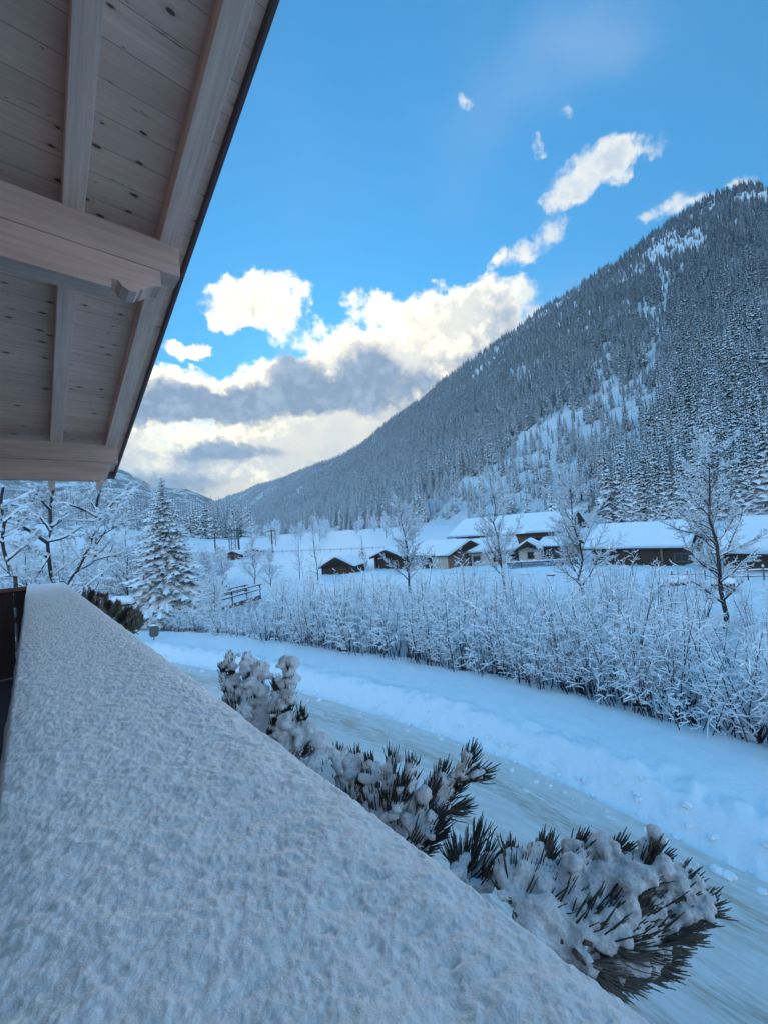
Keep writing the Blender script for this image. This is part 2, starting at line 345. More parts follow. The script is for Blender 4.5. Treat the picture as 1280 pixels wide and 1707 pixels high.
ca = rd.data.attributes.new('road_uv', 'FLOAT_VECTOR', 'POINT'); ca.data.foreach_set('vector', np.stack([LO, LA, LO * 0], -1).astype(np.float32).ravel())

# ------------------------------------------------------------------ mountains
RIDGE = [(230, 905), (300, 868), (330, 845), (350, 838), (380, 826), (400, 820), (430, 807), (460, 799), (490, 788), (520, 776), (560, 762), (600, 742), (622, 722), (640, 706), (670, 684), (700, 665), (740, 630), (780, 602), (820, 572), (860, 545), (900, 514), (940, 490), (970, 468), (1000, 450), (1030, 432), (1060, 411), (1100, 380), (1130, 361), (1160, 341), (1190, 322), (1220, 312), (1250, 307), (1280, 305), (1340, 290), (1420, 285)]
_ra = [azel(*p) for p in RIDGE]
R_AZ = np.array([p[0] for p in _ra] + [math.radians(v) for v in (70, 85, 100)]); R_EL = np.array([p[1] for p in _ra] + [.50, .40, .2])
def ridge_el(a): return np.interp(a, R_AZ, R_EL)
def rb_of(a): return np.minimum(178 / np.sin(np.maximum(a + math.radians(27), math.radians(4.5))), 2200)
RR_A = np.radians([-30, -24, -20, -11.5, -2.7, 6.5, 20.6, 31, 47, 75, 100]); RR_V = np.array([4200, 3900, 3400, 2500, 1500, 1320, 1230, 1110, 950, 900, 900.])
def mtn(a, t):
    """point on the right-hand mountain at azimuth a; t = 0 foot, 1 ridge, more than 1 the far side"""
    rb = rb_of(a); rr = np.maximum(np.interp(a, RR_A, RR_V), rb * 1.3); zb = np.interp(a, ZB_A, ZB_V) - 2
    tc_ = np.clip(t, 0, 1); r = rb + (rr - rb) * t
    zr = CAM[2] + rr * np.tan(ridge_el(a)) - 9
    z = zb + (zr - zb) * tc_ ** 1.08 - np.maximum(t - 1, 0) * (rr - rb) * .6
    x = r * np.sin(a); y = r * np.cos(a); w = np.sin(np.pi * np.clip(tc_, 0, 1)) ** .6
    z = z + w * ((fbm(x / 160, y / 160, 5) - .5) * 60 + (fbm(x / 35 + 40, y / 35, 4) - .5) * 16) + (fbm(x / 60, y / 60, 4) - .5) * 8 * np.clip(t, 0, 1)
    return np.stack([x, y, z], -1)
aa = np.radians(np.linspace(-30, 100, 520)); tv = np.concatenate([np.linspace(-.03, 1, 200), np.linspace(1.02, 1.5, 14)])
AA, TV = np.meshgrid(aa, tv); MP = mtn(AA, TV)
def gridq(n0, n1):
    I = np.arange(n0 - 1)[:, None]; J = np.arange(n1 - 1)[None]
    return np.stack([I * n1 + J, I * n1 + J + 1, (I + 1) * n1 + J + 1, (I + 1) * n1 + J], -1).reshape(-1, 4)
def mat_mtn(name, sc, thr, dark=(.05, .055, .06), b=6.0):
    m, t, p = newmat(name); c = coords(t); n1 = t.noise(c, sc, 8., .65); n2 = t.noise(c, sc * 9, 6., .7)
    f = t.ramp(t.math('ADD', t.math('MULTIPLY', n1, .6), t.math('MULTIPLY', n2, .5)), thr, thr + .07)
    t.put(p.inputs['Base Color'], t.mix(f, (.78, .83, .87), dark)); p.inputs['Roughness'].default_value = .85; p.inputs['Specular IOR Level'].default_value = .1
    t.put(p.inputs['Normal'], t.bump(n2, .6, b)); return m
mt = mesh('mountain_slope', MP.reshape(-1, 3), [gridq(*AA.shape)], mat_mtn('snowy_mountain_slope', .05, .61), smooth=True); set_props(mt, kind='structure')
def ridge_mesh(name, pts, r0, r1, zb, mat, amp, seed, back=.3):
    pa = [azel(*p) for p in pts]; A0 = np.array([p[0] for p in pa]); E0 = np.array([p[1] for p in pa])
    a = np.linspace(A0[0], A0[-1], 260); t = np.concatenate([np.linspace(0, 1, 90), np.linspace(1.02, 1 + back, 8)]); a, t = np.meshgrid(a, t)
    r = r0 + (r1 - r0) * t; e = np.interp(a, A0, E0); zr = CAM[2] + r1 * np.tan(e)
    x, y = r * np.sin(a), r * np.cos(a); tc_ = np.clip(t, 0, 1)
    z = zb + (zr - zb) * tc_ - np.maximum(t - 1, 0) * (r1 - r0) * .7 + amp * (fbm(x / amp / 4 + seed, y / amp / 4, 6, .55) - .5) * (.15 + np.sin(np.pi * tc_) ** .5)
    return set_props(mesh(name, np.stack([x, y, z], -1).reshape(-1, 3), [gridq(*a.shape)], mat, smooth=True), kind='structure')
M_FAR = mat_mtn('far_snowy_rock_and_forest', .012, .50, (.06, .07, .08), 12)
M_FAR2 = mat_mtn('far_forested_slope', .02, .44, (.05, .06, .065), 12)
ridge_mesh('mountain_peak', [(-500, 700), (-200, 740), (0, 760), (90, 776), (150, 780), (180, 778), (200, 781), (215, 786), (232, 796), (262, 816), (300, 846), (360, 868)], 2000, 3900, -20, M_FAR, 260, 3)
ridge_mesh('mountain_ridge', [(-300, 820), (100, 830), (200, 836), (245, 822), (270, 812), (290, 814), (312, 815), (330, 822), (352, 831), (380, 850), (430, 880)], 2300, 4400, -20, M_FAR, 200, 11)
HILL = [(-600, 800), (-100, 822), (60, 838), (130, 846), (200, 852), (260, 856), (300, 862), (345, 880), (380, 893), (420, 902)]
hill_o = ridge_mesh('forested_hill', HILL, 300, 1300, 8, M_FAR2, 40, 21)
# ------------------------------------------------------------------ conifers
def conifer_geo(seed, H, Rm, levels, per, jag=6, bare=.06, wf=1.0):
    rs = np.random.RandomState(seed); V = []; Q = []; n = 0
    for l in range(levels):
        f = l / (levels - 1.0); z = H * (bare + (0.97 - bare) * f); L0 = Rm * ((1 - f) ** .85 * .93 + .05) * (.55 + .45 * min(1, f * 6 + .5))
        cnt = max(4, int(round(per * (1 - .45 * f))))
        off = rs.rand() * 6.28
        for k in range(cnt):
            a = off + k * 6.283 / cnt + rs.uniform(-.3, .3); L = L0 * rs.uniform(.62, 1.15); zz = z + rs.uniform(-.35, .35) * H / levels
            dr = rs.uniform(.42, .80) * (1 - .35 * f); t = np.linspace(0, 1, jag)
            cx_ = L * t; cz = zz + L * (.12 * t - dr * t ** 1.5 + .10 * t ** 4)
            w = wf * L * .36 * np.sin(np.pi * (t * .86 + .1)) ** .8 * np.where(np.arange(jag) % 2 == 0, .6, 1.3) * rs.uniform(.8, 1.2); w[-1] = .01 * L
            dz = -w * rs.uniform(.6, 1.1); ca, sa = math.cos(a), math.sin(a)
            sweep = w * .35
            C = np.stack([cx_ * ca, cx_ * sa, cz], -1)
            Lf = np.stack([(cx_ + sweep) * ca - w * sa, (cx_ + sweep) * sa + w * ca, cz + dz], -1)
            Rt = np.stack([(cx_ + sweep) * ca + w * sa, (cx_ + sweep) * sa - w * ca, cz + dz], -1)
            V.append(np.concatenate([C, Lf, Rt])); i = np.arange(jag - 1)
            Q.append(np.stack([i, i + 1, jag + i + 1, jag + i], -1) + n); Q.append(np.stack([i, 2 * jag + i, 2 * jag + i + 1, i + 1], -1) + n); n += 3 * jag
    return np.concatenate(V), np.concatenate(Q)
def make_conifer(name, seed, H, Rm, levels, per, jag=6, bare=.06, **kw):
    e = empty(name, **kw); V, Q = conifer_geo(seed, H, Rm, levels, per, jag, bare)
    mesh('crown', V, [Q], M_NEEDLE, e)
    b = MB(); b.tube([(0, 0, -1.5), (0, 0, H * .5), (0, 0, H)], [H * .014 + .05, H * .009 + .02, .02], 6); b.build('trunk', M_TRUNK, e); return e
rs = np.random.RandomState(5)
GF = 'snow covered conifers standing in the forest on the mountain slope'
LF = 'snow covered conifer among the many in the forest on the mountain slope'
protos = [make_conifer('conifer_tree', 11 + i, 20, w, lv, pe, 6, ba, label=LF, cat='conifer', group=GF) for i, (w, lv, pe, ba) in enumerate([(3.1, 21, 9, .05), (2.6, 22, 9, .08), (3.5, 20, 9, .04), (2.2, 20, 8, .26), (2.9, 19, 9, .14)])]
def inpoly(px, py, poly):
    c = np.zeros(len(px), bool); n = len(poly)
    for i in range(n):
        x0, y0 = poly[i]; x1, y1 = poly[(i + 1) % n]
        k = ((y0 > py) != (y1 > py)) & (px < (x1 - x0) * (py - y0) / (y1 - y0 + 1e-9) + x0); c ^= k
    return c
CLEAR = [[(1062, 500), (1114, 500), (1108, 585), (1082, 640), (1062, 640), (1075, 580)],
         [(985, 585), (1015, 570), (1028, 620), (1010, 650), (985, 620)],
         [(860, 715), (920, 680), (980, 650), (1050, 615), (1105, 635), (1095, 690), (1075, 720), (1120, 725), (1168, 680), (1185, 735), (1125, 765), (1050, 790), (1030, 830), (990, 870), (930, 890), (850, 890), (740, 872), (690, 845), (702, 808), (780, 780), (835, 755)],
         [(1080, 400), (1180, 372), (1180, 400), (1140, 420), (1085, 440)], [(1215, 322), (1290, 300), (1290, 330), (1240, 345)], [(1095, 440), (1120, 440), (1125, 500), (1100, 500)],
         [(480, 900), (500, 878), (560, 868), (585, 885), (690, 890), (690, 905), (480, 912)]]
# foot of the slope towards the ridge
def sample(n, a0, a1, t0, t1, pw=1.0):
    a = rs.uniform(math.radians(a0), math.radians(a1), n); t = t0 + (t1 - t0) * rs.rand(n) ** pw; return a, t
sa, st = [], []
for (n, a0, a1, t0, t1, pw) in [(12500, 14, 52, .0, 1.0, 1.15), (12500, -4, 14, 0, 1.0, 1.0), (17000, -26.5, -4, 0, 1.0, .9), (2500, 52, 80, 0, 1, 1), (1400, 26, 50, 0, .12, 1.0), (900, -23, 50, .985, 1.0, 1)]:
    a, t = sample(n, a0, a1, t0, t1, pw); sa.append(a); st.append(t)
sa = np.concatenate(sa); st = np.concatenate(st); TP = mtn(sa, st); px, py, w_ = proj(TP + np.array([0, 0, 8.0]))
keep = np.ones(len(sa), bool); inside = np.zeros(len(sa), bool)
upper = np.zeros(len(sa), bool)
for q_, poly in enumerate(CLEAR):
    hit = inpoly(px + 14 * (fbm(px / 14, py / 14, 3) - .5), py + 24 * (fbm(px / 20 + 7, py / 20, 3) - .5), poly); inside |= hit
    if q_ in (0, 1, 3, 4, 5): upper |= hit
gaps = fbm(TP[:, 0] / 28 + 3, TP[:, 1] / 28, 4)
keep &= ~(inside & (rs.rand(len(sa)) > np.where(upper, .42, .20))); keep &= ~((gaps < .27) & (rs.rand(len(sa)) > .45))
band = (sa > math.radians(2)) & (sa < math.radians(27)) & (st < .012); keep &= ~band
TP, sa, st, inside = TP[keep], sa[keep], st[keep], inside[keep]
hv = np.empty(len(hill_o.data.vertices) * 3, np.float32); hill_o.data.vertices.foreach_get('co', hv); hv = hv.reshape(-1, 3)[:90 * 260].reshape(90, 260, 3)
hi = rs.uniform(0, 88.9, 9000); hj = rs.uniform(0, 258.9, 9000); i0 = hi.astype(int); j0 = hj.astype(int); fi = (hi - i0)[:, None]; fj = (hj - j0)[:, None]
HP = (hv[i0, j0] * (1 - fi) + hv[i0 + 1, j0] * fi) * (1 - fj) + (hv[i0, j0 + 1] * (1 - fi) + hv[i0 + 1, j0 + 1] * fi) * fj
TP = np.vstack([TP, HP]); sa = np.concatenate([sa, np.arctan2(HP[:, 0], HP[:, 1])]); st = np.concatenate([st, hi / 200]); inside = np.concatenate([inside, np.zeros(9000, bool)])
hs = np.where(inside, rs.uniform(9, 24, len(sa)), np.clip(rs.normal(25, 6.0, len(sa)), 11, 40)) / 20.0 * (1 - .35 * np.clip(st, 0, 1)); hs *= np.where(rs.rand(len(sa)) < .12, .55, 1)
pk = np.where(inside, rs.choice([3, 3, 4, 1], len(sa)), rs.randint(0, 5, len(sa))); rz = rs.rand(len(sa)) * 6.28
px, py, w_ = proj(TP); vis = (px > 330) & (px < 1275) & (py > 300) & (py < 930) & (w_ > 0)
size = np.where(vis, hs / w_ * (1 + rs.rand(len(sa)) * .1), 0); order = np.argsort(-size); first = order[:292]; rest = order[292:]
for q, i in enumerate(first):
    loc = TP[i] - np.array([0, 0, .6]); s3 = (hs[i] * rs.uniform(.85, 1.15),) * 2 + (hs[i],)
    if q < 5:
        o = protos[q]; o.location = tuple(loc); o.scale = s3; o.rotation_euler = (0, 0, rz[i])
    else: dup(protos[pk[i]], loc, rz[i], s3)
# the rest of the forest: one object that instances the same tree shapes
fm = bpy.data.meshes.new('forest'); fm.vertices.add(len(rest)); fm.vertices.foreach_set('co', (TP[rest] - np.array([0, 0, .6])).astype(np.float32).ravel())
for nm, arr in (('tsc', hs[rest]), ('trz', rz[rest])):
    fm.attributes.new(nm, 'FLOAT', 'POINT').data.foreach_set('value', arr.astype(np.float32))
fm.attributes.new('tpk', 'INT', 'POINT').data.foreach_set('value', pk[rest].astype(np.int32))
fo = bpy.data.objects.new('forest', fm); COL.objects.link(fo)
set_props(fo, label='dense snowy conifer forest covering the whole mountain slope', cat='forest', kind='stuff')
ng = bpy.data.node_groups.new('forest_nodes', 'GeometryNodeTree'); ng.interface.new_socket('Geometry', in_out='INPUT', socket_type='NodeSocketGeometry'); ng.interface.new_socket('Geometry', in_out='OUTPUT', socket_type='NodeSocketGeometry')
gi = ng.nodes.new('NodeGroupInput'); go = ng.nodes.new('NodeGroupOutput'); iop = ng.nodes.new('GeometryNodeInstanceOnPoints'); jn = ng.nodes.new('GeometryNodeJoinGeometry')
for e in protos:
    jj = ng.nodes.new('GeometryNodeJoinGeometry')
    for ch in e.children:
        oi = ng.nodes.new('GeometryNodeObjectInfo'); oi.transform_space = 'ORIGINAL'; oi.inputs['Object'].default_value = ch; ng.links.new(oi.outputs['Geometry'], jj.inputs[0])
    g2i = ng.nodes.new('GeometryNodeGeometryToInstance'); ng.links.new(jj.outputs[0], g2i.inputs[0]); ng.links.new(g2i.outputs[0], jn.inputs[0])
def nattr(nm, ty):
    n = ng.nodes.new('GeometryNodeInputNamedAttribute'); n.data_type = ty; n.inputs['Name'].default_value = nm; return n.outputs['Attribute']
cx3 = ng.nodes.new('ShaderNodeCombineXYZ'); ng.links.new(nattr('trz', 'FLOAT'), cx3.inputs[2])
ng.links.new(gi.outputs[0], iop.inputs['Points']); ng.links.new(jn.outputs[0], iop.inputs['Instance']); iop.inputs['Pick Instance'].default_value = True
ng.links.new(nattr('tpk', 'INT'), iop.inputs['Instance Index']); ng.links.new(cx3.outputs[0], iop.inputs['Rotation']); ng.links.new(nattr('tsc', 'FLOAT'), iop.inputs['Scale'])
ng.links.new(iop.outputs[0], go.inputs[0]); fo.modifiers.new('forest', 'NODES').node_group = ng

# ------------------------------------------------------------------ bare trees and shrubs
class Branches:
    """collects polylines; builds wood tubes and the snow lying along their upper sides"""
    def __init__(s): s.B = []
    def add(s, P, r, lvl): s.B.append((np.asarray(P, float), np.asarray(r, float), lvl))
    def wood(s, lv): 
        b = MB()
        for P, r, l in s.B:
            if l in lv: b.tube(P, r, 7 if l == 0 else (5 if l == 1 else 3), cap=l < 2)
        return b
    def snow(s, th, rs, minr=0.0):
        b = MB()
        for P, r, l in s.B:
            d = np.gradient(P, axis=0); L = np.linalg.norm(d, axis=1) + 1e-9; hz = np.sqrt(np.clip(1 - (d[:, 2] / L) ** 2, 0, 1))
            if hz.max() < .25: continue
            q = th * np.clip(hz * 1.3 - .2, 0.02, 1) * rs.uniform(.6, 1.35, len(P)) * (1 if l else .8) + minr
            rad = np.maximum(r * .85, q * .62); rad[-1] *= .6
            up = r * .55 + q * .35; Q = P.copy(); Q[:, 2] += up
            b.tube(Q, rad * np.clip(hz * 1.6, .15, 1), 4 if l > 1 else 5, cap=l < 2)
        return b
def limb(rs, p, d, L, n, up=.0, wob=.15, droop=0.0):
    P = [np.array(p, float)]; d = np.array(d, float); d /= np.linalg.norm(d)
    for i in range(n):
        d = d + rs.normal(0, wob, 3) * np.array([1, 1, .7]); d[2] += up - droop * i / n; d /= np.linalg.norm(d); P.append(P[-1] + d * L / n)
    return np.array(P)
def along(P, t):
    k = t * (len(P) - 1); i = min(int(k), len(P) - 2); f = k - i; return P[i] * (1 - f) + P[i + 1] * f, (P[i + 1] - P[i]) / (np.linalg.norm(P[i + 1] - P[i]) + 1e-9)
def perp_dir(rs, d, ang):
    v = rs.normal(size=3); v -= v @ d * d; v /= np.linalg.norm(v) + 1e-9; return d * math.cos(ang) + v * math.sin(ang)
def grow(B, rs, P, r0, lvl, maxl, nb, ratio, ang, t0=.2, up=.05, wob=.14, nseg=5, rmin=.006):
    L = np.linalg.norm(np.diff(P, axis=0), axis=1).sum()
    if lvl >= maxl: return
    for k in range(nb):
        t = t0 + (1 - t0) * (k + rs.rand()) / nb; t = min(t, .98); p, d = along(P, t)
        dd = perp_dir(rs, d, ang * rs.uniform(.7, 1.3)); l = L * ratio * (1.15 - .75 * t) * rs.uniform(.6, 1.25)
        r = max(rmin, r0 * (1 - .75 * t) * .55); C = limb(rs, p, dd, l, nseg, up, wob); B.add(C, np.linspace(r, max(rmin * .6, r * .3), len(C)), lvl + 1)
        grow(B, rs, C, r, lvl + 1, maxl, max(2, int(nb * .55)), ratio * 1.02, ang, .22, up, wob, max(3, nseg - 1), rmin)
def make_bare(name, seed, H, r0, nb=22, lean=(0, 0), spread=.42, maxl=3, th=.05, t0=.28, ang=1.0, up=.07, **kw):
    rs = np.random.RandomState(seed); e = empty(name, **kw); B = Branches()
    P = np.array([(lean[0] * (k / 8.) ** 1.3 + rs.normal(0, .012) * H * (k > 0), lean[1] * k / 8. + rs.normal(0, .012) * H * (k > 0), -.6 + (H + .6) * k / 8.) for k in range(9)])
    B.add(P, np.linspace(r0, r0 * .12, 9), 0); grow(B, rs, P, r0, 0, maxl, nb, spread, ang, t0, up)
    B.wood([0]).build('trunk', M_BARK, e); B.wood([1, 2, 3, 4]).build('crown', M_BARK, e); B.snow(th, rs).build('branch_snow', M_SNOW, e); return e
TREES = [  # px,py of the foot on the ground, height, trunk radius, seed, label
    (1210, 1085, 9.9, .13, 3, (-.3, -.6), 'tall bare snowy tree with dark trunk, nearest of those standing in the riverside thicket'),
    (980, 1012, 9.8, .11, 8, (-.5, 0), 'bare snowy tree in front of the right end of the picket fence'),
    (838, 988, 10.6, .12, 21, (-.3, 0), 'bare snowy tree in front of the middle lodge with pale gable'),
    (686, 992, 9.6, .13, 34, (-.5, 0), 'bare snowy tree with wide crown in front of the cabin and its neighbour'),
    (531, 975, 9.0, .08, 41, (-.2, 0), 'slender bare tree beside the dark hut in the field'),
    (500, 965, 7.5, .07, 52, (.2, 0), 'slender bare tree left of the dark hut in the field')]
for (px_, py_, h_, r_, sd_, ln_, lb_) in TREES:
    p_ = at(px_, py_, 0); d_ = float(road_d(p_[0:1], p_[1:2])[0]); z_ = float(ground_z(p_[0:1], p_[1:2])[0]); p_ = at(px_, py_, z_)
    o = make_bare('bare_tree', sd_, h_, r_, 40 if r_ > .1 else 24, ln_, .31 if r_ > .1 else .2, 3, .03, .18, .85, .06, label=lb_, cat='bare tree', group='bare trees between the river and the houses'); o.location = (p_[0], p_[1], float(ground_z(p_[0:1], p_[1:2])[0]))
# shrubs of the riverside thicket
def make_shrub(seed, H, nst, spreadr, lean, tw=10, name='riverside_shrub', th=.026, **kw):
    rs = np.random.RandomState(seed); e = empty(name, **kw); B = Branches()
    for k in range(nst):
        a = rs.rand() * 6.28; r = spreadr * math.sqrt(rs.rand()); h = H * rs.uniform(.55, 1.05); d = (math.cos(a) * lean, math.sin(a) * lean, 1)
        P = limb(rs, (r * math.cos(a), r * math.sin(a), -.3), d, h, 7, .02, .07); r0 = .013 + .008 * rs.rand(); B.add(P, np.linspace(r0, .005, 8), 1)
        for j in range(tw):
            t = .28 + .7 * (j + rs.rand()) / tw; p, dd = along(P, min(t, .98)); L = h * .20 * (1.3 - .8 * t) * rs.uniform(.6, 1.4)
            C = limb(rs, p, perp_dir(rs, dd, rs.uniform(.6, 1.25)), L, 3, .05, .18, .1); B.add(C, np.linspace(.006, .003, 4), 2)
            for u in range(3):
                q, d2 = along(C, rs.uniform(.25, .95)); D_ = limb(rs, q, perp_dir(rs, d2, rs.uniform(.5, 1.2)), L * rs.uniform(.3, .55), 2, 0, .2, .15); B.add(D_, np.linspace(.0045, .003, 3), 3)
    B.wood([1, 2, 3]).build('stems', M_STEM, e); B.snow(th, rs, .004).build('branch_snow', M_SNOW, e); return e
GS = 'snow laden shrubs of the riverside thicket'; LS = 'snow laden leafless shrub among the many in the thicket along the road'
shp = [make_shrub(60 + i, h, n, sp, ln, label=LS, cat='shrub', group=GS) for i, (h, n, sp, ln) in enumerate([(4.0, 11, .55, .22), (3.6, 12, .6, .3), (4.4, 9, .5, .16), (3.2, 13, .7, .45), (3.9, 10, .4, .28), (3.4, 9, .5, 1.1)])]
pts = []
rs2 = np.random.RandomState(12)
def try_add(x, y, mind):
    for q in pts:
        if (q[0] - x) ** 2 + (q[1] - y) ** 2 < mind * mind: return False
    pts.append((x, y)); return True
cand = []
for _ in range(9000):
    if rs2.rand() < .45:
        a = math.radians(rs2.uniform(-40, 52)); r = rs2.uniform(9, 45)
    else: a = math.radians(rs2.uniform(-32, 50)); r = rs2.uniform(10, 45)
    cand.append((r * math.sin(a), r * math.cos(a)))
cand = np.array(cand); cdst = road_d(cand[:, 0], cand[:, 1])
for (x, y), d in sorted(zip(cand.tolist(), cdst.tolist()), key=lambda q: q[1]):
    if x < -17 and y < 36: continue
    lim = 20 if x > -12 else 26
    if d < 4.3 or d > lim: continue
    if -24 < x < -19 and 40 < y < 56: continue
    mind = .78 if d < 5.2 else (1.15 if d < 9 else 1.5)
    if len(pts) < 285: try_add(x, y, mind * (1 + max(0, math.hypot(x, y) - 20) * .02))
print('shrubs', len(pts))
for q, (x, y) in enumerate(pts):
    d = float(road_d(np.array([x]), np.array([y]))[0]); z = float(ground_z(np.array([x]), np.array([y]))[0]); s = rs2.uniform(.75, 1.15) * (.70 + .62 * float(fbm(np.array([x * .22 + 5]), np.array([y * .22]), 2)[0]))
    if x < -9: s *= .8
    k = rs2.randint(0, 5) if d < 6 else rs2.randint(0, 6)
    if q < 6: o = shp[q]; o.location = (x, y, z); o.scale = (s, s, s); o.rotation_euler = (0, 0, rs2.rand() * 6)
    else: dup(shp[k], (x, y, z), rs2.rand() * 6.28, (s * 1.05, s * 1.05, s))
sap = [make_shrub(90 + i, 5.4, 3, .25, .12, 16, 'young_alder', .03, label='slender young alder rising above the thicket along the road', cat='sapling', group='slender young alders of the riverside thicket') for i in range(3)]
for q in range(34):
    while True:
        a = math.radians(rs2.uniform(-28, 46)); r = rs2.uniform(12, 36); x, y = r * math.sin(a), r * math.cos(a); d = float(road_d(np.array([x]), np.array([y]))[0])
        if 4.8 < d < 17: break
    s = rs2.uniform(.75, 1.15) * (1 if d < 9 else .9); z = float(ground_z(np.array([x]), np.array([y]))[0])
    if q < 3: o = sap[q]; o.location = (x, y, z); o.scale = (s, s, s)
    else: dup(sap[q % 3], (x, y, z), rs2.rand() * 6.28, s)
# ------------------------------------------------------------------ chalet roof over the camera (local frame: c outwards, s along, z from the eye)
TB = .27
def L3(v): return glob(v[0], v[1], v[2])
def mat_board(name, axis_scale, col, knots=True, seed=0.0, plank=None):
    m, t, p = newmat(name); at2 = t.node('ShaderNodeAttribute', attribute_name='wood_uv').outputs['Vector']
    grain = t.noise(t.scale(at2, (2.2, 60, 1)), 1.0, 6., .65); broad = t.noise(t.scale(at2, (1.2, 9, 1)), 1.0, 3.)
    base = t.mix(t.ramp(t.math('ADD', t.math('MULTIPLY', grain, .55), t.math('MULTIPLY', broad, .45)), .30, .70), tuple(x * .76 for x in col), tuple(min(.95, x * 1.12) for x in col))
    h = grain
    if plank:
        s = t.node('ShaderNodeSeparateXYZ'); t.put(s.inputs[0], at2); row = t.math('FLOOR', t.math('DIVIDE', s.outputs[1], plank))
        wn_ = t.node('ShaderNodeTexWhiteNoise', noise_dimensions='1D'); t.put(wn_.inputs['W'], row)
        base = t.mix(t.math('MULTIPLY', wn_.outputs['Value'], .45), base, tuple(x * .62 for x in col))
        fr = t.math('FRACT', t.math('DIVIDE', s.outputs[1], plank)); edge = t.math('MINIMUM', fr, t.math('SUBTRACT', 1.0, fr)); gap = t.ramp(edge, .0, .022)
        base = t.mix(gap, tuple(x * .42 for x in col), base); h = t.math('ADD', t.math('MULTIPLY', grain, .12), t.math('MULTIPLY', gap, .6))
    if knots:
        v = t.node('ShaderNodeTexVoronoi', feature='F1', voronoi_dimensions='2D'); kc = t.scale(at2, (5.5, 13, 0)); kc = t.vmath('ADD', kc, t.vmath('SCALE', t.noise(at2, 14, 3., .5, col=True), sc=.16)); kc = t.vmath('MULTIPLY', kc, (1, 1, 0)); t.put(v.inputs['Vector'], kc); v.inputs['Scale'].default_value = 1.0; v.inputs['Randomness'].default_value = 1
        vc = t.node('ShaderNodeSeparateColor'); t.put(vc.inputs[0], v.outputs['Color'])
        rad = t.math('ADD', t.math('MULTIPLY', t.ramp(vc.outputs[2], .3, 1.0), .085), .022)
        kn = t.math('MULTIPLY', t.ramp(t.math('SUBTRACT', v.outputs['Distance'], rad), .03, -.03, 0, .88), t.math('GREATER_THAN', vc.outputs[0], .42))
        halo = t.ramp(t.math('SUBTRACT', v.outputs['Distance'], t.math('MULTIPLY', rad, 2.3)), .05, -.05, 0, .3)
        base = t.mix(t.math('MULTIPLY', halo, t.math('GREATER_THAN', vc.outputs[0], .42)), base, tuple(x * .55 for x in (col[0], col[1] * .9, col[2] * .8)))
        base = t.mix(kn, base, (.045, .032, .03))
        # cracks and bark streaks
        cr = t.noise(t.vmath('ADD', t.scale(at2, (3.0, 26, 1)), (seed, 3, 0)), 1.0, 5., .7); base = t.mix(t.ramp(cr, .64, .70, 0, .7), base, (.06, .045, .04))
    t.put(p.inputs['Base Color'], base); p.inputs['Roughness'].default_value = .75; p.inputs['Specular IOR Level'].default_value = .25
    t.put(p.inputs['Normal'], t.bump(h, .35, .01)); return m
WOODC = (.88, .52, .40)
M_SOFFIT = mat_board('whitewashed_soffit_boards', None, (.95, .56, .42), True, 0, .135)
M_RAFTER = mat_board('whitewashed_rafter_timber', None, WOODC, False)
M_PURLIN = mat_board('whitewashed_purlin_timber', None, (.60, .37, .285), False, 5)
M_FASCIA = mat_plain('dark_fascia_metal', (.10, .045, .05), .5, .2, 6)
M_MAROON = mat_plain('dark_maroon_stain', (.035, .016, .018), .7, .3, 5, (9, 9, .8))
M_CAP = mat_plain('worn_reddish_cap_board', (.16, .075, .05), .8, .4, 8, (1, 6, 1))
def uvbuild(b, name, mat, parent, along_axis, locs):
    """attach grain coordinates: along_axis picks which local axis the grain runs along"""
    o = b.build(name, mat, parent); L = np.concatenate(locs).astype(np.float32)
    if along_axis == 'c': uv = np.stack([L[:, 0], L[:, 1] + (L[:, 2] if name != 'soffit_boards' else 0) * .7, L[:, 2]], -1)
    else: uv = np.stack([L[:, 1], L[:, 0] + (L[:, 2] + TB * L[:, 1]) * .7, L[:, 2]], -1)
    a = o.data.attributes.new('wood_uv', 'FLOAT_VECTOR', 'POINT'); a.data.foreach_set('vector', uv.astype(np.float32).ravel()); return o
class LB(MB):
    """mesh builder in the chalet's local frame, remembering local coordinates"""
    def __init__(s): super().__init__(); s.loc = []
    def ladd(s, V, Q=None, Tr=None):
        V = np.asarray(V, float); s.loc.append(V); s.add(np.array([L3(v) for v in V]), Q, Tr)
    def lbox(s, lo, hi, slope=False, bev=.002, z0=0):
        (x0, y0, z0_), (x1, y1, z1) = lo, hi; b = bev
        # bevelled box: octagonal section along the longer of the two horizontal axes
        if (x1 - x0) >= (y1 - y0):
            sec = [(y0 + b, z0_), (y1 - b, z0_), (y1, z0_ + b), (y1, z1 - b), (y1 - b, z1), (y0 + b, z1), (y0, z1 - b), (y0, z0_ + b)]; V = [(x0, u, v) for u, v in sec] + [(x1, u, v) for u, v in sec]
            flip = False
        else:
            sec = [(x0 + b, z0_), (x1 - b, z0_), (x1, z0_ + b), (x1, z1 - b), (x1 - b, z1), (x0 + b, z1), (x0, z1 - b), (x0, z0_ + b)]; V = [(u, y0, v) for u, v in sec] + [(u, y1, v) for u, v in sec]
        if slope: V = [(x, y, z - TB * y) for x, y, z in V]
        n = 8; Q = [(i, (i + 1) % n, n + (i + 1) % n, n + i) for i in range(n)]; c0 = np.mean(V[:n], axis=0); c1 = np.mean(V[n:], axis=0)
        Tr = [((i + 1) % n, i, 2 * n) for i in range(n)] + [(n + i, n + (i + 1) % n, 2 * n + 1) for i in range(n)]
        s.ladd(list(V) + [c0, c1], Q, Tr)
chalet = empty('chalet_roof', glob(0, 0, 0), 0, label='whitewashed timber roof overhang with rafters and carved purlin above the balcony', cat='roof')
chalet.location = (0, 0, 0)
S_END = 5.75; C_OUT = .79
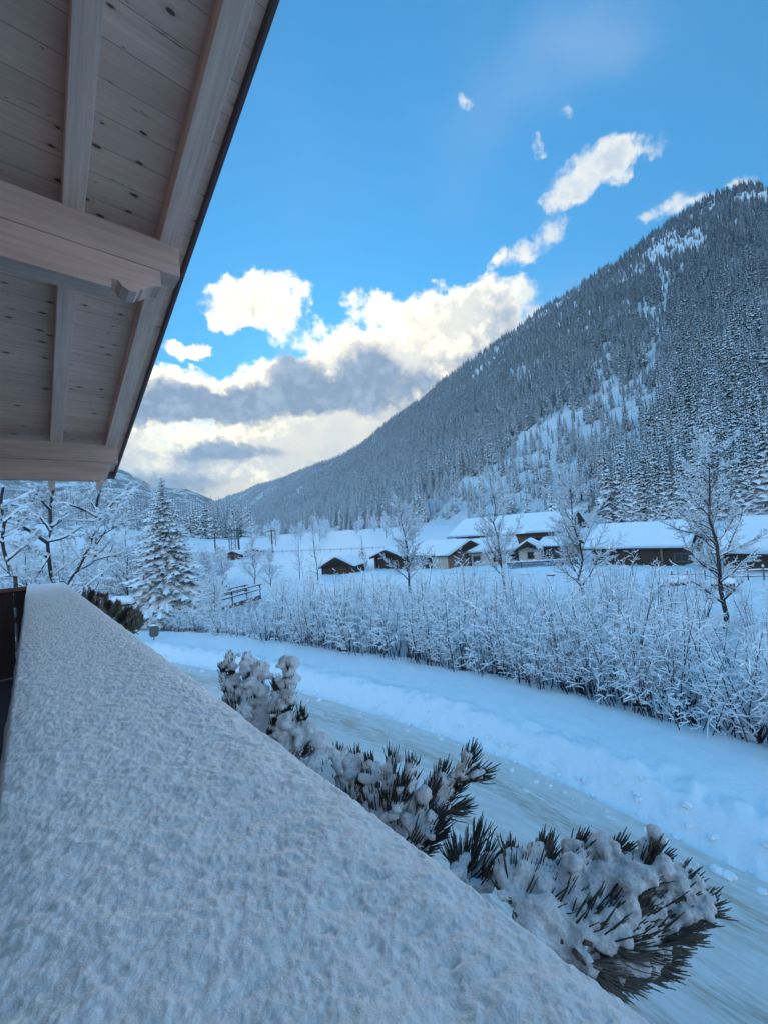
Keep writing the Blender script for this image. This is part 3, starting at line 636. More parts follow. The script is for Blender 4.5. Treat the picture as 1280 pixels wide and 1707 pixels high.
# soffit boards: a fine grid sheet 2 cm thick following the slope
b = LB(); cs = np.linspace(-2.6, C_OUT - .012, 30); ss = np.linspace(-2.2, S_END, 60); Cg, Sg = np.meshgrid(cs, ss)
zz = 2.52 - TB * Sg; V = np.stack([Cg, Sg, zz], -1).reshape(-1, 3); n0_, n1__ = Cg.shape
Q1 = gridq(n0_, n1__); V2 = V + np.array([0, 0, .03]); b.ladd(V, Q1); b.ladd(V2, Q1)
b.lbox((C_OUT - .013, -2.2, 2.519), (C_OUT - .011, S_END, 2.551), True, .0005)
uvbuild(b, 'soffit_boards', M_SOFFIT, chalet, 'c', b.loc)
for (c0, c1) in ((-.72, -.62), (-.31, -.22), (.165, .255), (.60, .70)):
    b = LB(); b.lbox((c0, -2.2, 2.40), (c1, S_END + .02, 2.52 - .001), True); uvbuild(b, 'rafter', M_RAFTER, chalet, 's', b.loc)
for (c0, c1) in ((-.31, -.255), (.165, .22), (.60, .655), (-.72, -.66)):   # rafter tails showing under the eave
    b = LB(); b.lbox((c0, S_END - .20, 2.31), (c1, S_END + .045, 2.397), True); uvbuild(b, 'rafter_tail', M_RAFTER, chalet, 's', b.loc)
# purlins: two timbers stacked, the lower one carved at its end
def purlin(s0, zt, c_end, hh=.182, carve=True):
    w = .135; b = LB(); b.lbox((-2.6, s0, zt - hh), (c_end, s0 + w, zt), bev=.003); uvbuild(b, 'purlin', M_PURLIN, chalet, 'c', b.loc)
    b = LB(); ce = c_end - .105; z1 = zt - hh - .003; z0 = z1 - hh
    if carve: prof = [(-2.6, z0), (ce - .24, z0), (ce - .235, z0 + .052), (ce - .205, z0 + .052), (ce - .19, z0 + .028), (ce - .155, z0 + .012), (ce - .12, z0 + .018), (ce - .105, z0 + .036), (ce - .09, z0 + .038), (ce - .07, z0 + .055), (ce - .035, z0 + .082), (ce - .012, z0 + .088), (ce, z0 + .088), (ce, z1), (-2.6, z1)]
    else: prof = [(-2.6, z0), (ce - .05, z0), (ce - .02, z0 + .03), (ce, z0 + .09), (ce, z1), (-2.6, z1)]
    n = len(prof); V = [(c, s0 + .003, z) for c, z in prof] + [(c, s0 + w - .003, z) for c, z in prof]
    Q = [(i, n + i, n + (i + 1) % n, (i + 1) % n) for i in range(n)]
    from mathutils.geometry import tessellate_polygon
    tri = tessellate_polygon([[Vector((c, z, 0)) for c, z in prof]]); Tr = [tuple(t_) for t_ in tri] + [tuple(n + i for i in t_[::-1]) for t_ in tri]
    b.ladd(V, Q, Tr); uvbuild(b, 'carved_bracket', M_PURLIN, chalet, 'c', b.loc)
purlin(2.41, 2.40 - TB * 2.545 + .045, .70); purlin(4.86, 2.40 - TB * 4.995 + .045, .70, .182, False)
b = LB(); b.lbox((C_OUT - .010, -2.2, 2.475), (C_OUT + .012, S_END + .02, 2.60), True, .003); b.build('fascia_board', M_FASCIA, chalet)
b = LB(); b.lbox((C_OUT - .03, -2.2, 2.601), (C_OUT + .03, S_END + .05, 2.612), True, .001); b.build('verge_flashing', M_FASCIA, chalet)
b = LB(); b.lbox((-2.6, S_END + .002, 2.44), (C_OUT, S_END + .024, 2.60), True, .003); b.build('eave_board', M_FASCIA, chalet)
# snow on the roof
b = LB(); b.lbox((-2.6, -2.2, 2.613), (C_OUT + .03, S_END + .05, 2.95), True, .06); b.build('roof_snow', M_SNOW, chalet)
# house wall and balcony floor behind and beside the camera
house = empty('chalet_wall', (0, 0, 0), 0, label='dark timber wall of the chalet beside the balcony', cat='wall')
b = LB(); b.lbox((-1.75, -4.0, -6.4), (-1.55, 5.0, 2.3 - TB * 5.0), False); b.lbox((-1.70, -4.0, .95), (-1.56, 2.2, 1.9), False); b.build('timber_wall', M_DARKWOOD, house)

# ------------------------------------------------------------------ balcony railing
rail = empty('balcony_railing', (0, 0, 0), 0, label='dark maroon balcony railing with a wide cap board under thick snow', cat='railing')
S0, S1 = -1.2, 6.27
b = LB(); b.lbox((-.045, S0, -.435), (.275, S1, -.395), bev=.004); b.build('cap_board', M_CAP, rail)
b = LB()
for k in range(48):
    s = S0 + .1 + k * .155; b.lbox((.02, s, -1.32), (.045, s + .146, -.436), bev=.003)
b.build('side_panel', M_MAROON, rail)
b = LB(); b.lbox((-1.55, S1 - .10, -.365), (-.047, S1, -.322), bev=.004); b.build('end_cap_board', M_CAP, rail)
b = LB()
for k in range(9):
    c = -.162 - (k + 1) * .152; b.lbox((c, S1 - .05, -1.32), (c + (.15), S1 - .025, -.366), bev=.003)
b.lbox((-.142, S1 - .05, -1.32), (-.050, S1 - .025, -.366), bev=.003)
b.lbox((-.163, S1 - .05, -.55), (-.141, S1 - .026, -.366), bev=.002); b.lbox((-.163, S1 - .05, -.72), (-.141, S1 - .026, -.66), bev=.002); b.lbox((-.163, S1 - .05, -1.32), (-.141, S1 - .026, -1.12), bev=.002)
b.build('end_panel', M_MAROON, rail)
b = LB(); b.lbox((-1.55, -3.0, -1.40), (.05, S1, -1.33), bev=.003); b.build('balcony_floor', M_MAROON, rail)
# snow lying on the cap board
def nonuni(a, b, d0, d1):
    out = [a]; 
    while out[-1] < b:
        s = out[-1]; dist = math.hypot(max(abs(s), .0), .33); out.append(s + max(d0, dist * d1))
    return np.array(out)
ss = np.concatenate([[-1.2, -1.0, -.8, -.6, -.45, -.35, -.3], nonuni(-.28, S1 - .0, .0016, .0046)]); ss[-1] = S1
u = np.linspace(0, 1, 250)
# cross-section: inner side, top, outer side
W0, W1_ = -.050, .292; HT = .098
th = u * 2 - 1; e_ = np.clip((np.abs(th) - .78) / .22, 0, 1)
xs = (W0 + W1_) / 2 + (W1_ - W0) / 2 * np.sign(th) * np.where(np.abs(th) < .78, np.abs(th) / .78 * .93, .93 + .07 * np.sin(e_ * np.pi / 2) ** .8)
zt = -.315 - .075 * np.where(np.abs(th) < .78, 0, 1 - np.cos(e_ * np.pi / 2)) ** 1.0 - .008 * np.clip((np.abs(th) - .5) / .3, 0, 1) ** 2
UU, SS = np.meshgrid(u, ss); XX = np.broadcast_to(xs, UU.shape).copy(); ZZ = np.broadcast_to(zt, UU.shape).copy()
side = np.broadcast_to(np.sign(th) * sstep(.80, 1.0, np.abs(th)), UU.shape); top = 1 - np.abs(side)
big = fbm(XX * 9 + 2, SS * 14, 3) - .5; md = fbm(XX * 48 + 2, SS * 72 + 4, 4, .5) - .5; fn = fbm(XX * 230 + 8, SS * 230, 3, .55) - .5
wx_, wy_ = XX * CT - SS * ST + 20, XX * ST + SS * CT + 20; md = fbm(wx_ * 56, wy_ * 88, 5, .58) - .5
ZZ += top * (.010 * big + .0078 * md + .0026 * fn) + .3 * (1 - top) * .01 * md
low = fbm(XX * 0 + 3, SS * 5.0, 4, .55) - .5
XX += np.maximum(side, 0) * .035 * low + side * (.018 * big + .014 * md + .003 * fn)
endf = sstep(S1 - .10, S1, SS); ZZ = ZZ * (1 - endf) + (-.394) * endf * endf + ZZ * endf * (1 - endf)
V = np.stack([XX, SS, ZZ], -1).reshape(-1, 3); G = np.stack([V[:, 0] * CT - V[:, 1] * ST, V[:, 0] * ST + V[:, 1] * CT, V[:, 2]], -1) + CAM
M_RSNOW, t_, p_ = newmat('fresh_crystalline_snow'); c_ = coords(t_)
na_ = t_.noise(c_, 420, 4., .7); nb_ = t_.noise(c_, 150, 4., .6)
t_.put(p_.inputs['Base Color'], t_.mix(t_.ramp(t_.math('ADD', t_.math('MULTIPLY', na_, .6), t_.math('MULTIPLY', nb_, .4)), .35, .65), (.80, .80, .81), (.97, .96, .96)))
vs = t_.node('ShaderNodeTexVoronoi'); t_.put(vs.inputs['Vector'], c_); vs.inputs['Scale'].default_value = 620; vsc = t_.node('ShaderNodeSeparateColor'); t_.put(vsc.inputs[0], vs.outputs['Color'])
spk = t_.math('MULTIPLY', t_.math('GREATER_THAN', vsc.outputs[0], .955), t_.math('LESS_THAN', vs.outputs['Distance'], .42))
t_.put(p_.inputs['Roughness'], t_.math('SUBTRACT', .6, t_.math('MULTIPLY', spk, .5))); t_.put(p_.inputs['Specular IOR Level'], t_.math('ADD', .3, t_.math('MULTIPLY', spk, .7)))
p_.inputs['Subsurface Weight'].default_value = .0
t_.put(p_.inputs['Normal'], t_.bump(t_.math('ADD', na_, t_.math('MULTIPLY', nb_, .8)),   .55, .0025))
mesh('snow_layer', G, [gridq(*UU.shape)], M_RSNOW, rail, smooth=True)
# crystals that catch the light
# ------------------------------------------------------------------ placing on the terrain
def gz1(x, y): return float(ground_z(np.array([x]), np.array([y]))[0])
def gpoint(px, py, rmax=900):
    d = ray(px, py); h = math.hypot(d[0], d[1]); r = np.geomspace(3, rmax, 1500); P = CAM + np.outer(r / h, d); z = ground_z(P[:, 0], P[:, 1]); k = np.where(P[:, 2] < z)[0]
    k = k[0] if len(k) else len(r) - 1; return np.array([P[k, 0], P[k, 1], z[k]])
# ------------------------------------------------------------------ houses
def frame(O, ud, vd):
    ud = np.array([ud[0], ud[1], 0.]); ud /= np.linalg.norm(ud); vd = np.array([vd[0], vd[1], 0.]); vd -= vd @ ud * ud; vd /= np.linalg.norm(vd)
    return lambda p: np.array([O[0] + ud[0] * p[0] + vd[0] * p[1], O[1] + ud[1] * p[0] + vd[1] * p[1], p[2]])
def gable_building(name, O, ud, vd, L, hw, ze, rise, wall_m, gable_m, label, cat, zb=-1.0, og=.8, oe=.6, snow=.38, openings=(), group=None, chim=None, trim=M_DARKWOOD, low_m=None, low_h=1.0):
    """O: near-left eave corner (x,y); u runs along the ridge, v across, z up"""
    e = empty(name, (O[0], O[1], 0), 0, label=label, cat=cat, group=group); M0 = frame((0, 0), ud, vd); M = lambda p: M0(p)
    rf = rise / hw; W = 2 * hw; top = lambda v: ze + rf * min(v, W - v)
    b = MB()  # long walls
    b.box((og, oe, zb), (L - og, oe + .2, top(oe) - .02), M); b.box((og, W - oe - .2, zb), (L - og, W - oe, top(oe) - .02), M); b.build('wall', wall_m, e)
    b = MB()
    for u0 in (og - .004, L - og - .2):
        b.prism([(oe + .003, zb), (W - oe - .003, zb), (W - oe - .003, top(oe) - .03), (hw, ze + rise - .03), (oe + .003, top(oe) - .03)], u0, u0 + .204, lambda q: M((q[2], q[0], q[1])))
    b.build('gable_wall', gable_m, e)
    b = MB(); t = .16
    b.prism([(0, ze), (hw, ze + rise), (W, ze), (W, ze + t), (hw, ze + rise + t), (0, ze + t)], 0, L, lambda q: M((q[2], q[0], q[1])))
    rfo = b.build('roof', trim, e)
    b = MB()
    for u0 in (-.05, L + .003):
        b.prism([(-.02, ze - .1), (hw, ze + rise - .1), (W + .02, ze - .1), (W + .02, ze + t + .05), (hw, ze + rise + t + .05), (-.02, ze + t + .05)], u0, u0 + .047, lambda q: M((q[2], q[0], q[1])))
    b.build('bargeboard', trim, e)
    # snow blanket: soft rounded section with a wavy surface
    nu = max(8, int(L / .35)); us = np.linspace(-.12, L + .12, nu)
    sec = []
    for v in np.linspace(-.16, W + .16, 40):
        k = min(v + .16, W + .16 - v); sec.append((v, ze + rf * min(max(v, 0), W - max(v, 0), hw) + t + .02 + snow * min(1, (max(k, 0) / .22)) ** .5 - .12 * math.exp(-((v - hw) / .5) ** 2)))
    V = []; sd = abs(hash(label)) % 97 if False else len(label)
    for i, uu in enumerate(us):
        kf = min(1, min(uu + .12, L + .12 - uu) / .3) ** .5 if 0 < i < nu - 1 else .0
        for (v, z) in sec:
            base = ze + rf * min(max(v, 0), W - max(v, 0)) + t + .02; V.append((uu, v, base + (z - base) * (.35 + .65 * kf)))
    V = np.array(V); V[:, 2] += (fbm(V[:, 0] * .5 + sd, V[:, 1] * .5, 3) - .5) * .16 * snow / .4
    nsec = len(sec); Vb = V.copy(); Vb[:, 2] = ze + rf * np.minimum(np.clip(V[:, 1], 0, W), W - np.clip(V[:, 1], 0, W)) + t + .004
    Q = gridq(nu, nsec); per = [j for j in range(nsec)] + [i * nsec + nsec - 1 for i in range(1, nu)] + [(nu - 1) * nsec + j for j in range(nsec - 2, -1, -1)] + [i * nsec for i in range(nu - 2, 0, -1)]
    N_ = len(V); side = [(per[i], per[(i + 1) % len(per)], per[(i + 1) % len(per)] + N_, per[i] + N_) for i in range(len(per))]
    o = mesh('roof_snow', np.array([M(v) for v in np.vstack([V, Vb])]), [Q, np.array(side), Q[:, ::-1] + N_], M_SNOW, e, smooth=True)
    for (face, kind, a, z0, w, h) in openings:
        if face == 'e0': mk = lambda u, o_, z: M((u, oe - o_, z))
        elif face == 'g0': mk = lambda u, o_, z: M((og - o_, u, z))
        else: mk = lambda u, o_, z: M((L - og + o_, u, z))
        def bx(a0, z0_, a1, z1_, o0, o1, mm, nm, par):
            b = MB(); b.box((a0, o0, z0_), (a1, o1, z1_), lambda p: mk(p[0], p[1], p[2])); return b.build(nm, mm, par)
        if kind == 'win':
            f = bx(a - w / 2, z0, a + w / 2, z0 + h, .005, .03, M_GLASS, 'window', e)
            b = MB()
            for (x0, y0, x1, y1) in ((-w / 2 - .07, -.07, w / 2 + .07, 0), (-w / 2 - .07, h, w / 2 + .07, h + .07), (-w / 2 - .07, 0, -w / 2, h), (w / 2, 0, w / 2 + .07, h), (-.02, 0, .02, h)):
                b.box((a + x0, .006, z0 + y0), (a + x1, .06, z0 + y1), lambda p: mk(p[0], p[1], p[2]))
            b.build('frame', M_BROWNWOOD, f)
        elif kind == 'door': bx(a - w / 2, z0, a + w / 2, z0 + h, .005, .05, M_DARKWOOD, 'door', e)
        elif kind == 'dark': bx(a - w / 2, z0, a + w / 2, z0 + h, .004, .02, M_DARKWOOD, 'boarding', e)
        elif kind == 'post': bx(a - w / 2, z0, a + w / 2, z0 + h, .35, .35 + w, M_BROWNWOOD, 'post', e)
        elif kind == 'balcony':
            bb = bx(a - w / 2, z0, a + w / 2, z0 + h, .3, .36, M_BROWNWOOD, 'balcony', e)
    if chim:
        b = MB(); b.box((chim[0], chim[1], ze), (chim[0] + .7, chim[1] + .7, ze + rise + 1.1), M); c_o = b.build('chimney', M_PLASTER, e)
        b = MB(); b.box((chim[0] - .1, chim[1] - .1, ze + rise + 1.103), (chim[0] + .8, chim[1] + .8, ze + rise + 1.4), M); b.build('chimney_snow', M_SNOW, c_o)
    return e
def by_eave(ELp, ERp, z, apexp, L=None, hw=None, rise=None, ddep=None):
    p0 = at(*ELp, z); p1 = at(*ERp, z) if ddep is None else None
    d = p1 - p0; Ln = np.linalg.norm(d); d /= Ln; n = np.array([-d[1], d[0], 0]);
    if n @ p0 < 0: n = -n
    r = ray(*apexp); k = ((p1 - CAM) @ d) / (r @ d); q = CAM + r * k; h2 = (q - p1) @ n; rs_ = q[2] - z
    print('house', ELp, 'L %.1f hw %.1f rise %.1f dist %.1f dir %.0f' % (Ln, h2, rs_, np.linalg.norm(p0), math.degrees(math.atan2(d[1], d[0]))))
    if hw is not None: h2 = hw
    if rise is not None: rs_ = rise
    return p0[:2], d, n, Ln, h2, rs_
GH = 'snow roofed lodge buildings across the field'
O, d, n, L, hw, ri = by_eave((679, 927), (735, 928), 1.9, (792, 899), hw=4.6, rise=1.9)
gable_building('lodge_house', O, d, n, L + 1.5, hw, 1.9, ri, M_PLASTER, M_BROWNWOOD, 'lodge with smooth snow roof and dark timber gable beside the small cabin', 'house', openings=[('e0', 'win', 1.6, .7, .7, .9), ('e0', 'dark', 4.2, -.3, 2.4, 2.1), ('g1', 'win', 3.2, .5, .8, .9), ('g1', 'win', 5.0, .5, .8, .9), ('g1', 'dark', 7.2, -.4, 1.8, 2.2), ('e0', 'post', .6, -.4, .16, 2.2)], group=GH)
O, d, n, L, hw, ri = by_eave((771, 924), (866, 918), 1.9, (880, 896), hw=4.4, rise=1.7)
gable_building('lodge_house', O, d, n, L, hw, 1.9, ri, M_PLASTER, M_BROWNWOOD, 'middle lodge with pale wall and dark windows below the biggest roof', 'house', openings=[('e0', 'win', 2.0, .5, 1.0, .9), ('e0', 'dark', .95, -.3, .5, 1.9), ('e0', 'win', 5.0, .5, 1.1, .9), ('e0', 'win', 7.2, .5, .9, .9)], group=GH)
# porch wing whose pale gable faces the road
q0 = at(858, 918, 2.0); q1 = at(900, 916, 2.0); vd = q1 - q0; ud = np.array([-vd[1], vd[0], 0]); ud = ud if ud[1] > 0 else -ud
gable_building('porch_wing', q0[:2], ud, vd, 7.0, np.linalg.norm(vd) / 2, 2.0, 1.15, M_PLASTER, M_PLASTER, 'white gabled wing with one small window behind the picket fence', 'house', oe=.35, og=.9, openings=[('g0', 'win', 2.0, .7, .8, .9)], group=GH, snow=.3)
O, d, n, L, hw, ri = by_eave((893, 913), (930, 912), 1.9, (935, 896), hw=3.4, rise=1.2)
gable_building('timber_annex', O, d, n, L + 1.5, hw, 1.9, ri, M_GREYWOOD, M_BROWNWOOD, 'low grey timber annex between the white gabled wing and the long barn', 'house', openings=[('e0', 'win', 1.6, .5, .9, .8), ('e0', 'post', 3.6, -.4, .18, 2.2)], group=GH, snow=.3)
# big lodge behind: farther away and higher
p0 = dep(745, 896, 76); p1 = dep(946, 889, 68); d = p1 - p0; L = np.linalg.norm(d[:2]); n = np.array([-d[1], d[0], 0]); n = n if n[1] > 0 else -n
gable_building('lodge_house', p0[:2], d, n, L, 7.5, (p0[2] + p1[2]) / 2, 3.1, M_BROWNWOOD, M_BROWNWOOD, 'biggest lodge, its wide snow roof rising behind the others', 'house', og=1.4, oe=.9, snow=.45, openings=[('e0', 'win', 16.5, 2.2, 1.2, 1.1), ('e0', 'win', 19.5, 2.2, 1.2, 1.1), ('e0', 'balcony', 18, 1.2, 8, .9), ('g1', 'win', 5.5, 2.6, 1.1, 1.1), ('g1', 'win', 8.6, 2.6, 1.1, 1.1)], group=GH)
O, d, n, L, hw, ri = by_eave((972, 917), (1148, 915), 1.9, (1160, 880), hw=5.2, rise=2.7)
gable_building('barn', O, d, n, L, hw, 1.9, ri, M_DARKWOOD, M_BROWNWOOD, 'long barn with dark board wall under a wide snow roof', 'barn', openings=[('e0', 'door', 5, -.3, 2.2, 1.9), ('e0', 'post', 2.5, -.4, .2, 2.3), ('e0', 'post', 8.5, -.4, .2, 2.3), ('e0', 'post', 12.0, -.4, .2, 2.3), ('e0', 'win', 10.2, .5, 1.2, .8), ('e0', 'win', 14.5, .5, 1.2, .8)], group=GH)
O, d, n, L, hw, ri = by_eave((1180, 924), (1345, 928), 1.5, (1350, 880), hw=6.0, rise=3.0)
gable_building('barn', O, d, n, L, hw, 1.5, ri, M_DARKWOOD, M_BROWNWOOD, 'low building at the far right almost hidden by its deep snow roof', 'barn', snow=.55, group=GH)
# gable-fronted huts
def gable_front(lp, rp, z, rise, depth, name, label, cat, **kw):
    q0 = at(*lp, z); q1 = at(*rp, z); vd = q1 - q0; ud = np.array([-vd[1], vd[0], 0]); ud = ud if ud[1] > 0 else -ud
    return gable_building(name, q0[:2], ud, vd, depth, np.linalg.norm(vd) / 2, z, rise, M_DARKWOOD, M_DARKWOOD, label, cat, **kw)
gable_front((531, 948), (590, 945), 1.1, 1.55, 6, 'hut', 'low dark timber hut with snow roof alone in the field', 'hut', og=.5, oe=.3, snow=.3, openings=[('g0', 'door', 2.6, -.3, 1.0, 1.5), ('g0', 'win', 4.2, .2, .6, .5)])
gable_front((616, 931), (673, 930), 1.8, 1.25, 7, 'cabin', 'small cabin with snow gable left of the plastered lodge', 'cabin', og=1.0, oe=.4, snow=.35, openings=[('g0', 'post', .7, -.4, .18, 2.2), ('g0', 'post', 4.4, -.4, .18, 2.2), ('g0', 'door', 2.4, -.4, .9, 2.0), ('g0', 'win', 3.6, .4, .7, .8)])
for (x, y, w, lb) in ((387, 934, 4.5, 'tiny dark shed below the lattice mast'), (421, 928, 5.5, 'tiny brown shed right of the lattice mast')):
    p = gpoint(x, y); sc_ = w / 2; vd = np.array([1, .1, 0]); ud = np.array([-.1, 1, 0]); gable_building('field_shed', (p[0] - sc_, p[1]), ud, vd, w * 1.3, sc_, p[2] + 1.5, 1.0, M_DARKWOOD, M_BROWNWOOD, lb, 'shed', zb=p[2] - 1, og=.4, oe=.3, snow=.45, openings=[('g0', 'door', sc_, p[2], 1.1, 1.3)], group='tiny sheds far across the field')
# ------------------------------------------------------------------ fences, posts and small things by the houses
def fence_run(name, P0, P1, nposts, h, rails, label, cat='fence', pick=False, group=None, mat=None, snow=True):
    mat = mat or M_BROWNWOOD; e = empty(name, (P0[0], P0[1], 0), 0, label=label, cat=cat, group=group); O = np.array([P0[0], P0[1], 0.]); rs = np.random.RandomState(int(abs(P0[0] * 10)) + nposts)
    P0 = np.array(P0) - O; P1 = np.array(P1) - O; dv = (P1 - P0)[:2]; ln = np.linalg.norm(dv); dv = dv / ln; nv = np.array([-dv[1], dv[0]])
    F = lambda s, o, z: P0 + np.array([dv[0] * s + nv[0] * o, dv[1] * s + nv[1] * o, (P1[2] - P0[2]) * s / ln + z])
    sn = MB()
    for k in range(nposts):
        s = ln * k / (nposts - 1); t = rs.normal(0, .03); b = MB(); b.tube([F(s, 0, -.6), F(s + t, 0, h + .12)], [.06, .055], 7); b.build('post', mat, e)
        sn.tube([F(s + t, 0, h + .12), F(s + t, 0, h + .2), F(s + t, 0, h + .3)], [.075, .085, .03], 7)
    for q, z in enumerate(rails):
        b = MB(); pts_ = [F(s, .07, z + rs.normal(0, .015)) for s in np.linspace(-.1, ln + .1, nposts * 2)]; b.tube(pts_, .045, 6); b.build('rail', mat, e)
        if snow: sn.tube([p + np.array([0, 0, .085]) for p in pts_], rs.uniform(.05, .075, len(pts_)), 6)
    if pick:
        b = MB(); n = int(ln / .16)
        for k in range(n):
            s = ln * (k + .5) / n; b.box((s - .045, -.05, -.2), (s + .045, -.02, h * rs.uniform(.93, 1.04)), lambda p: F(p[0], p[1], p[2]))
        b.build('pickets', mat, e); sn.tube([F(s, -.03, h + .05 + rs.normal(0, .02)) for s in np.linspace(0, ln, 60)], rs.uniform(.05, .11, 60), 6)
    sn.build('snow', M_SNOW, e, smooth=True); return e
M_BLUEPICK = mat_plain('dark_blue_grey_picket_paint', (.05, .07, .11), .7, .3, 8)
fence_run('picket_fence', at(846, 947, .0), at(962, 941, .0), 6, .75, (.25, .6), 'dark blue picket fence topped with snow in front of the lodges', pick=True, mat=M_BLUEPICK)
fence_run('rail_fence', at(1222, 969, .0), at(1300, 967, .0), 4, 1.0, (.35, .8), 'low snowy rail fence at the right edge behind the nearest tall tree', group='snowy rail fences')
fence_run('rail_fence', at(1120, 968, .0), at(1175, 966, .0), 3, .7, (.5,), 'short snowy rail fence beside the snow covered logs', group='snowy rail fences')
fence_run('rail_fence', at(1196, 938, .0), at(1320, 935, .0), 6, 1.1, (.5, 1.0), 'long snowy rail fence along the building at the far right', group='snowy rail fences')
fence_run('rail_fence', gpoint(328, 992), gpoint(415, 990), 6, 1.0, (.45, .9), 'snowy rail fence on the field beyond the wooden bridge', group='snowy rail fences')
g0, g1 = gpoint(428, 924), gpoint(640, 916)
fence_run('guard_rail', g0, g1, 14, .9, (.5, .75), 'long dark guard rail of the distant road across the field', cat='guard rail', snow=False, mat=M_METAL)
# bridge over the stream
b0 = at(330, 1022, .6); b1 = at(404, 1000, .6); e = empty('wooden_bridge', (0, 0, 0), 0, label='snowy wooden footbridge with dark rails over the stream', cat='bridge')
dv = b1 - b0; dv /= np.linalg.norm(dv); b1 = b0 + dv * max(9., np.linalg.norm(b1 - b0)); ln = np.linalg.norm(b1 - b0); nv = np.array([-dv[1], dv[0], 0]); nv = nv if nv[1] > 0 else -nv
F = lambda s, o, z: b0 + dv * s + nv * o + np.array([0, 0, z])
b = MB()
for o in (0, 1.8): b.tube([F(0, o, -.35), F(ln, o, -.35)], .16, 8)
b.box((0, -.05, -.2), (ln, 1.95, -.1), lambda p: F(*p)); b.build('deck', M_BROWNWOOD, e)
sn = MB(); nb = 30; sn.tube([F(s, .95, -.12) for s in np.linspace(0, ln, nb)], .2, 6)
us = np.linspace(0, ln, 30); vs = np.linspace(-.08, 2.0, 10); UU_, VV_ = np.meshgrid(us, vs); Pt = np.array([F(u_, v_, .18 - .25 * max(0, abs(v_ - .96) - .85) / .2 + .05 * (fbm(u_ * 1.3, v_ * 1.3, 2) - .5)) for u_, v_ in zip(UU_.ravel(), VV_.ravel())])
sn.add(Pt, gridq(10, 30)); 
for o in (0.0, 1.9):
    for k in range(5):
        s = ln * k / 4; b = MB(); b.tube([F(s, o, -.3), F(s, o, 1.1)], .07, 7); b.build('post', M_DARKWOOD, e); sn.tube([F(s, o, 1.1), F(s, o, 1.2), F(s, o, 1.28)], [.09, .1, .03], 7)
    for z in (.55, 1.05):
        b = MB(); b.tube([F(-.3, o, z), F(ln + .3, o, z)], .06, 7); b.build('rail', M_DARKWOOD, e); sn.tube([F(s, o, z + .10) for s in np.linspace(-.3, ln + .3, 24)], .075, 6)
sn.build('snow', M_SNOW, e, smooth=True)
# two stumps / gate posts, marker and snowed table near the path end
def lathe(b, c, prof, k=12, rs=None, wob=0):
    th = np.arange(k) * 2 * math.pi / k; V = []
    for r, z in prof:
        rr = r * (1 + (rs.normal(0, wob, k) if rs is not None else 0)); V.append(np.stack([c[0] + rr * np.cos(th), c[1] + rr * np.sin(th), np.full(k, c[2] + z)], -1))
    V = np.concatenate(V); n = len(prof); i = np.arange(n - 1)[:, None]; j = np.arange(k)[None]; Q = np.stack([i * k + j, i * k + (j + 1) % k, (i + 1) * k + (j + 1) % k, (i + 1) * k + j], -1).reshape(-1, 4)
    V = np.vstack([V, [c[0], c[1], c[2] + prof[-1][1]]]); e = len(V) - 1; b.add(V, Q, [((n - 1) * k + q, (n - 1) * k + (q + 1) % k, e) for q in range(k)])
def post_thing(px, py, h, r, label, name='wooden_post'):
    p = gpoint(px, py, 60); rs = np.random.RandomState(px); e = empty(name, p, 0, label=label, cat='post', group='rough wooden posts at the bend')
    b = MB(); lathe(b, (0, 0, 0), [(r, -.4), (r, .2 * h), (r * .85, .5 * h), (r * .95, .8 * h), (r * .9, h)], 12, rs, .07); b.build('shaft', M_DARKWOOD, e)
    b = MB(); lathe(b, (0, 0, h), [(r * .9, -.02), (r * 1.15, .06), (r * 1.1, .16), (r * .6, .24)], 12, rs, .05); b.build('snow_cap', M_SNOW, e, True); return e
post_thing(274, 1036, 1.0, .17, 'slimmer rough dark post with snow cap at the bend')
post_thing(286, 1042, 1.15, .24, 'thicker rough dark post with snow cap at the bend')
p = gpoint(257, 1067, 60); e = empty('roadside_marker', p, 0, label='small dark tilted marker plate standing in the roadside snow', cat='marker'); rs = np.random.RandomState(3)
b = MB(); b.tube([(0, 0, -.3), (.02, 0, .35)], .03, 7); b.build('stake', M_DARKWOOD, e)
b = MB(); poly = [(.30 * math.copysign(abs(math.cos(t)) ** .55, math.cos(t)), .55 + .36 * math.copysign(abs(math.sin(t)) ** .6, math.sin(t))) for t in np.linspace(0, 2 * math.pi, 24, endpoint=False)]
b.prism(poly, -.04, .04, lambda q: (q[0] * .95 + .08 * q[1] + q[2] * .3, q[2], q[1])); b.build('plate', M_GREYWOOD, e)
b = MB(); b.tube([(-.2, 0, .93), (0, 0, .97), (.3, 0, .93)], [.04, .07, .03], 8); b.build('snow_cap', M_SNOW, e, True)
p = dep(200, 1008, 19); e = empty('bird_table', p, 0, label='snow capped board on a post beside the chalet', cat='bird table')
b = MB(); b.tube([(0, 0, -2.5), (0, 0, -.05)], .05, 7); b.build('post', M_DARKWOOD, e); b = MB(); b.box((-.48, -.3, -.05), (.48, .3, .02)); b.build('board', M_DARKWOOD, e)
b = MB(); b.tube([(-.45, 0, .1), (-.2, 0, .13), (.2, 0, .13), (.46, 0, .1)], [.18, .22, .21, .16], 10); b.build('snow_cap', M_SNOW, e, True)
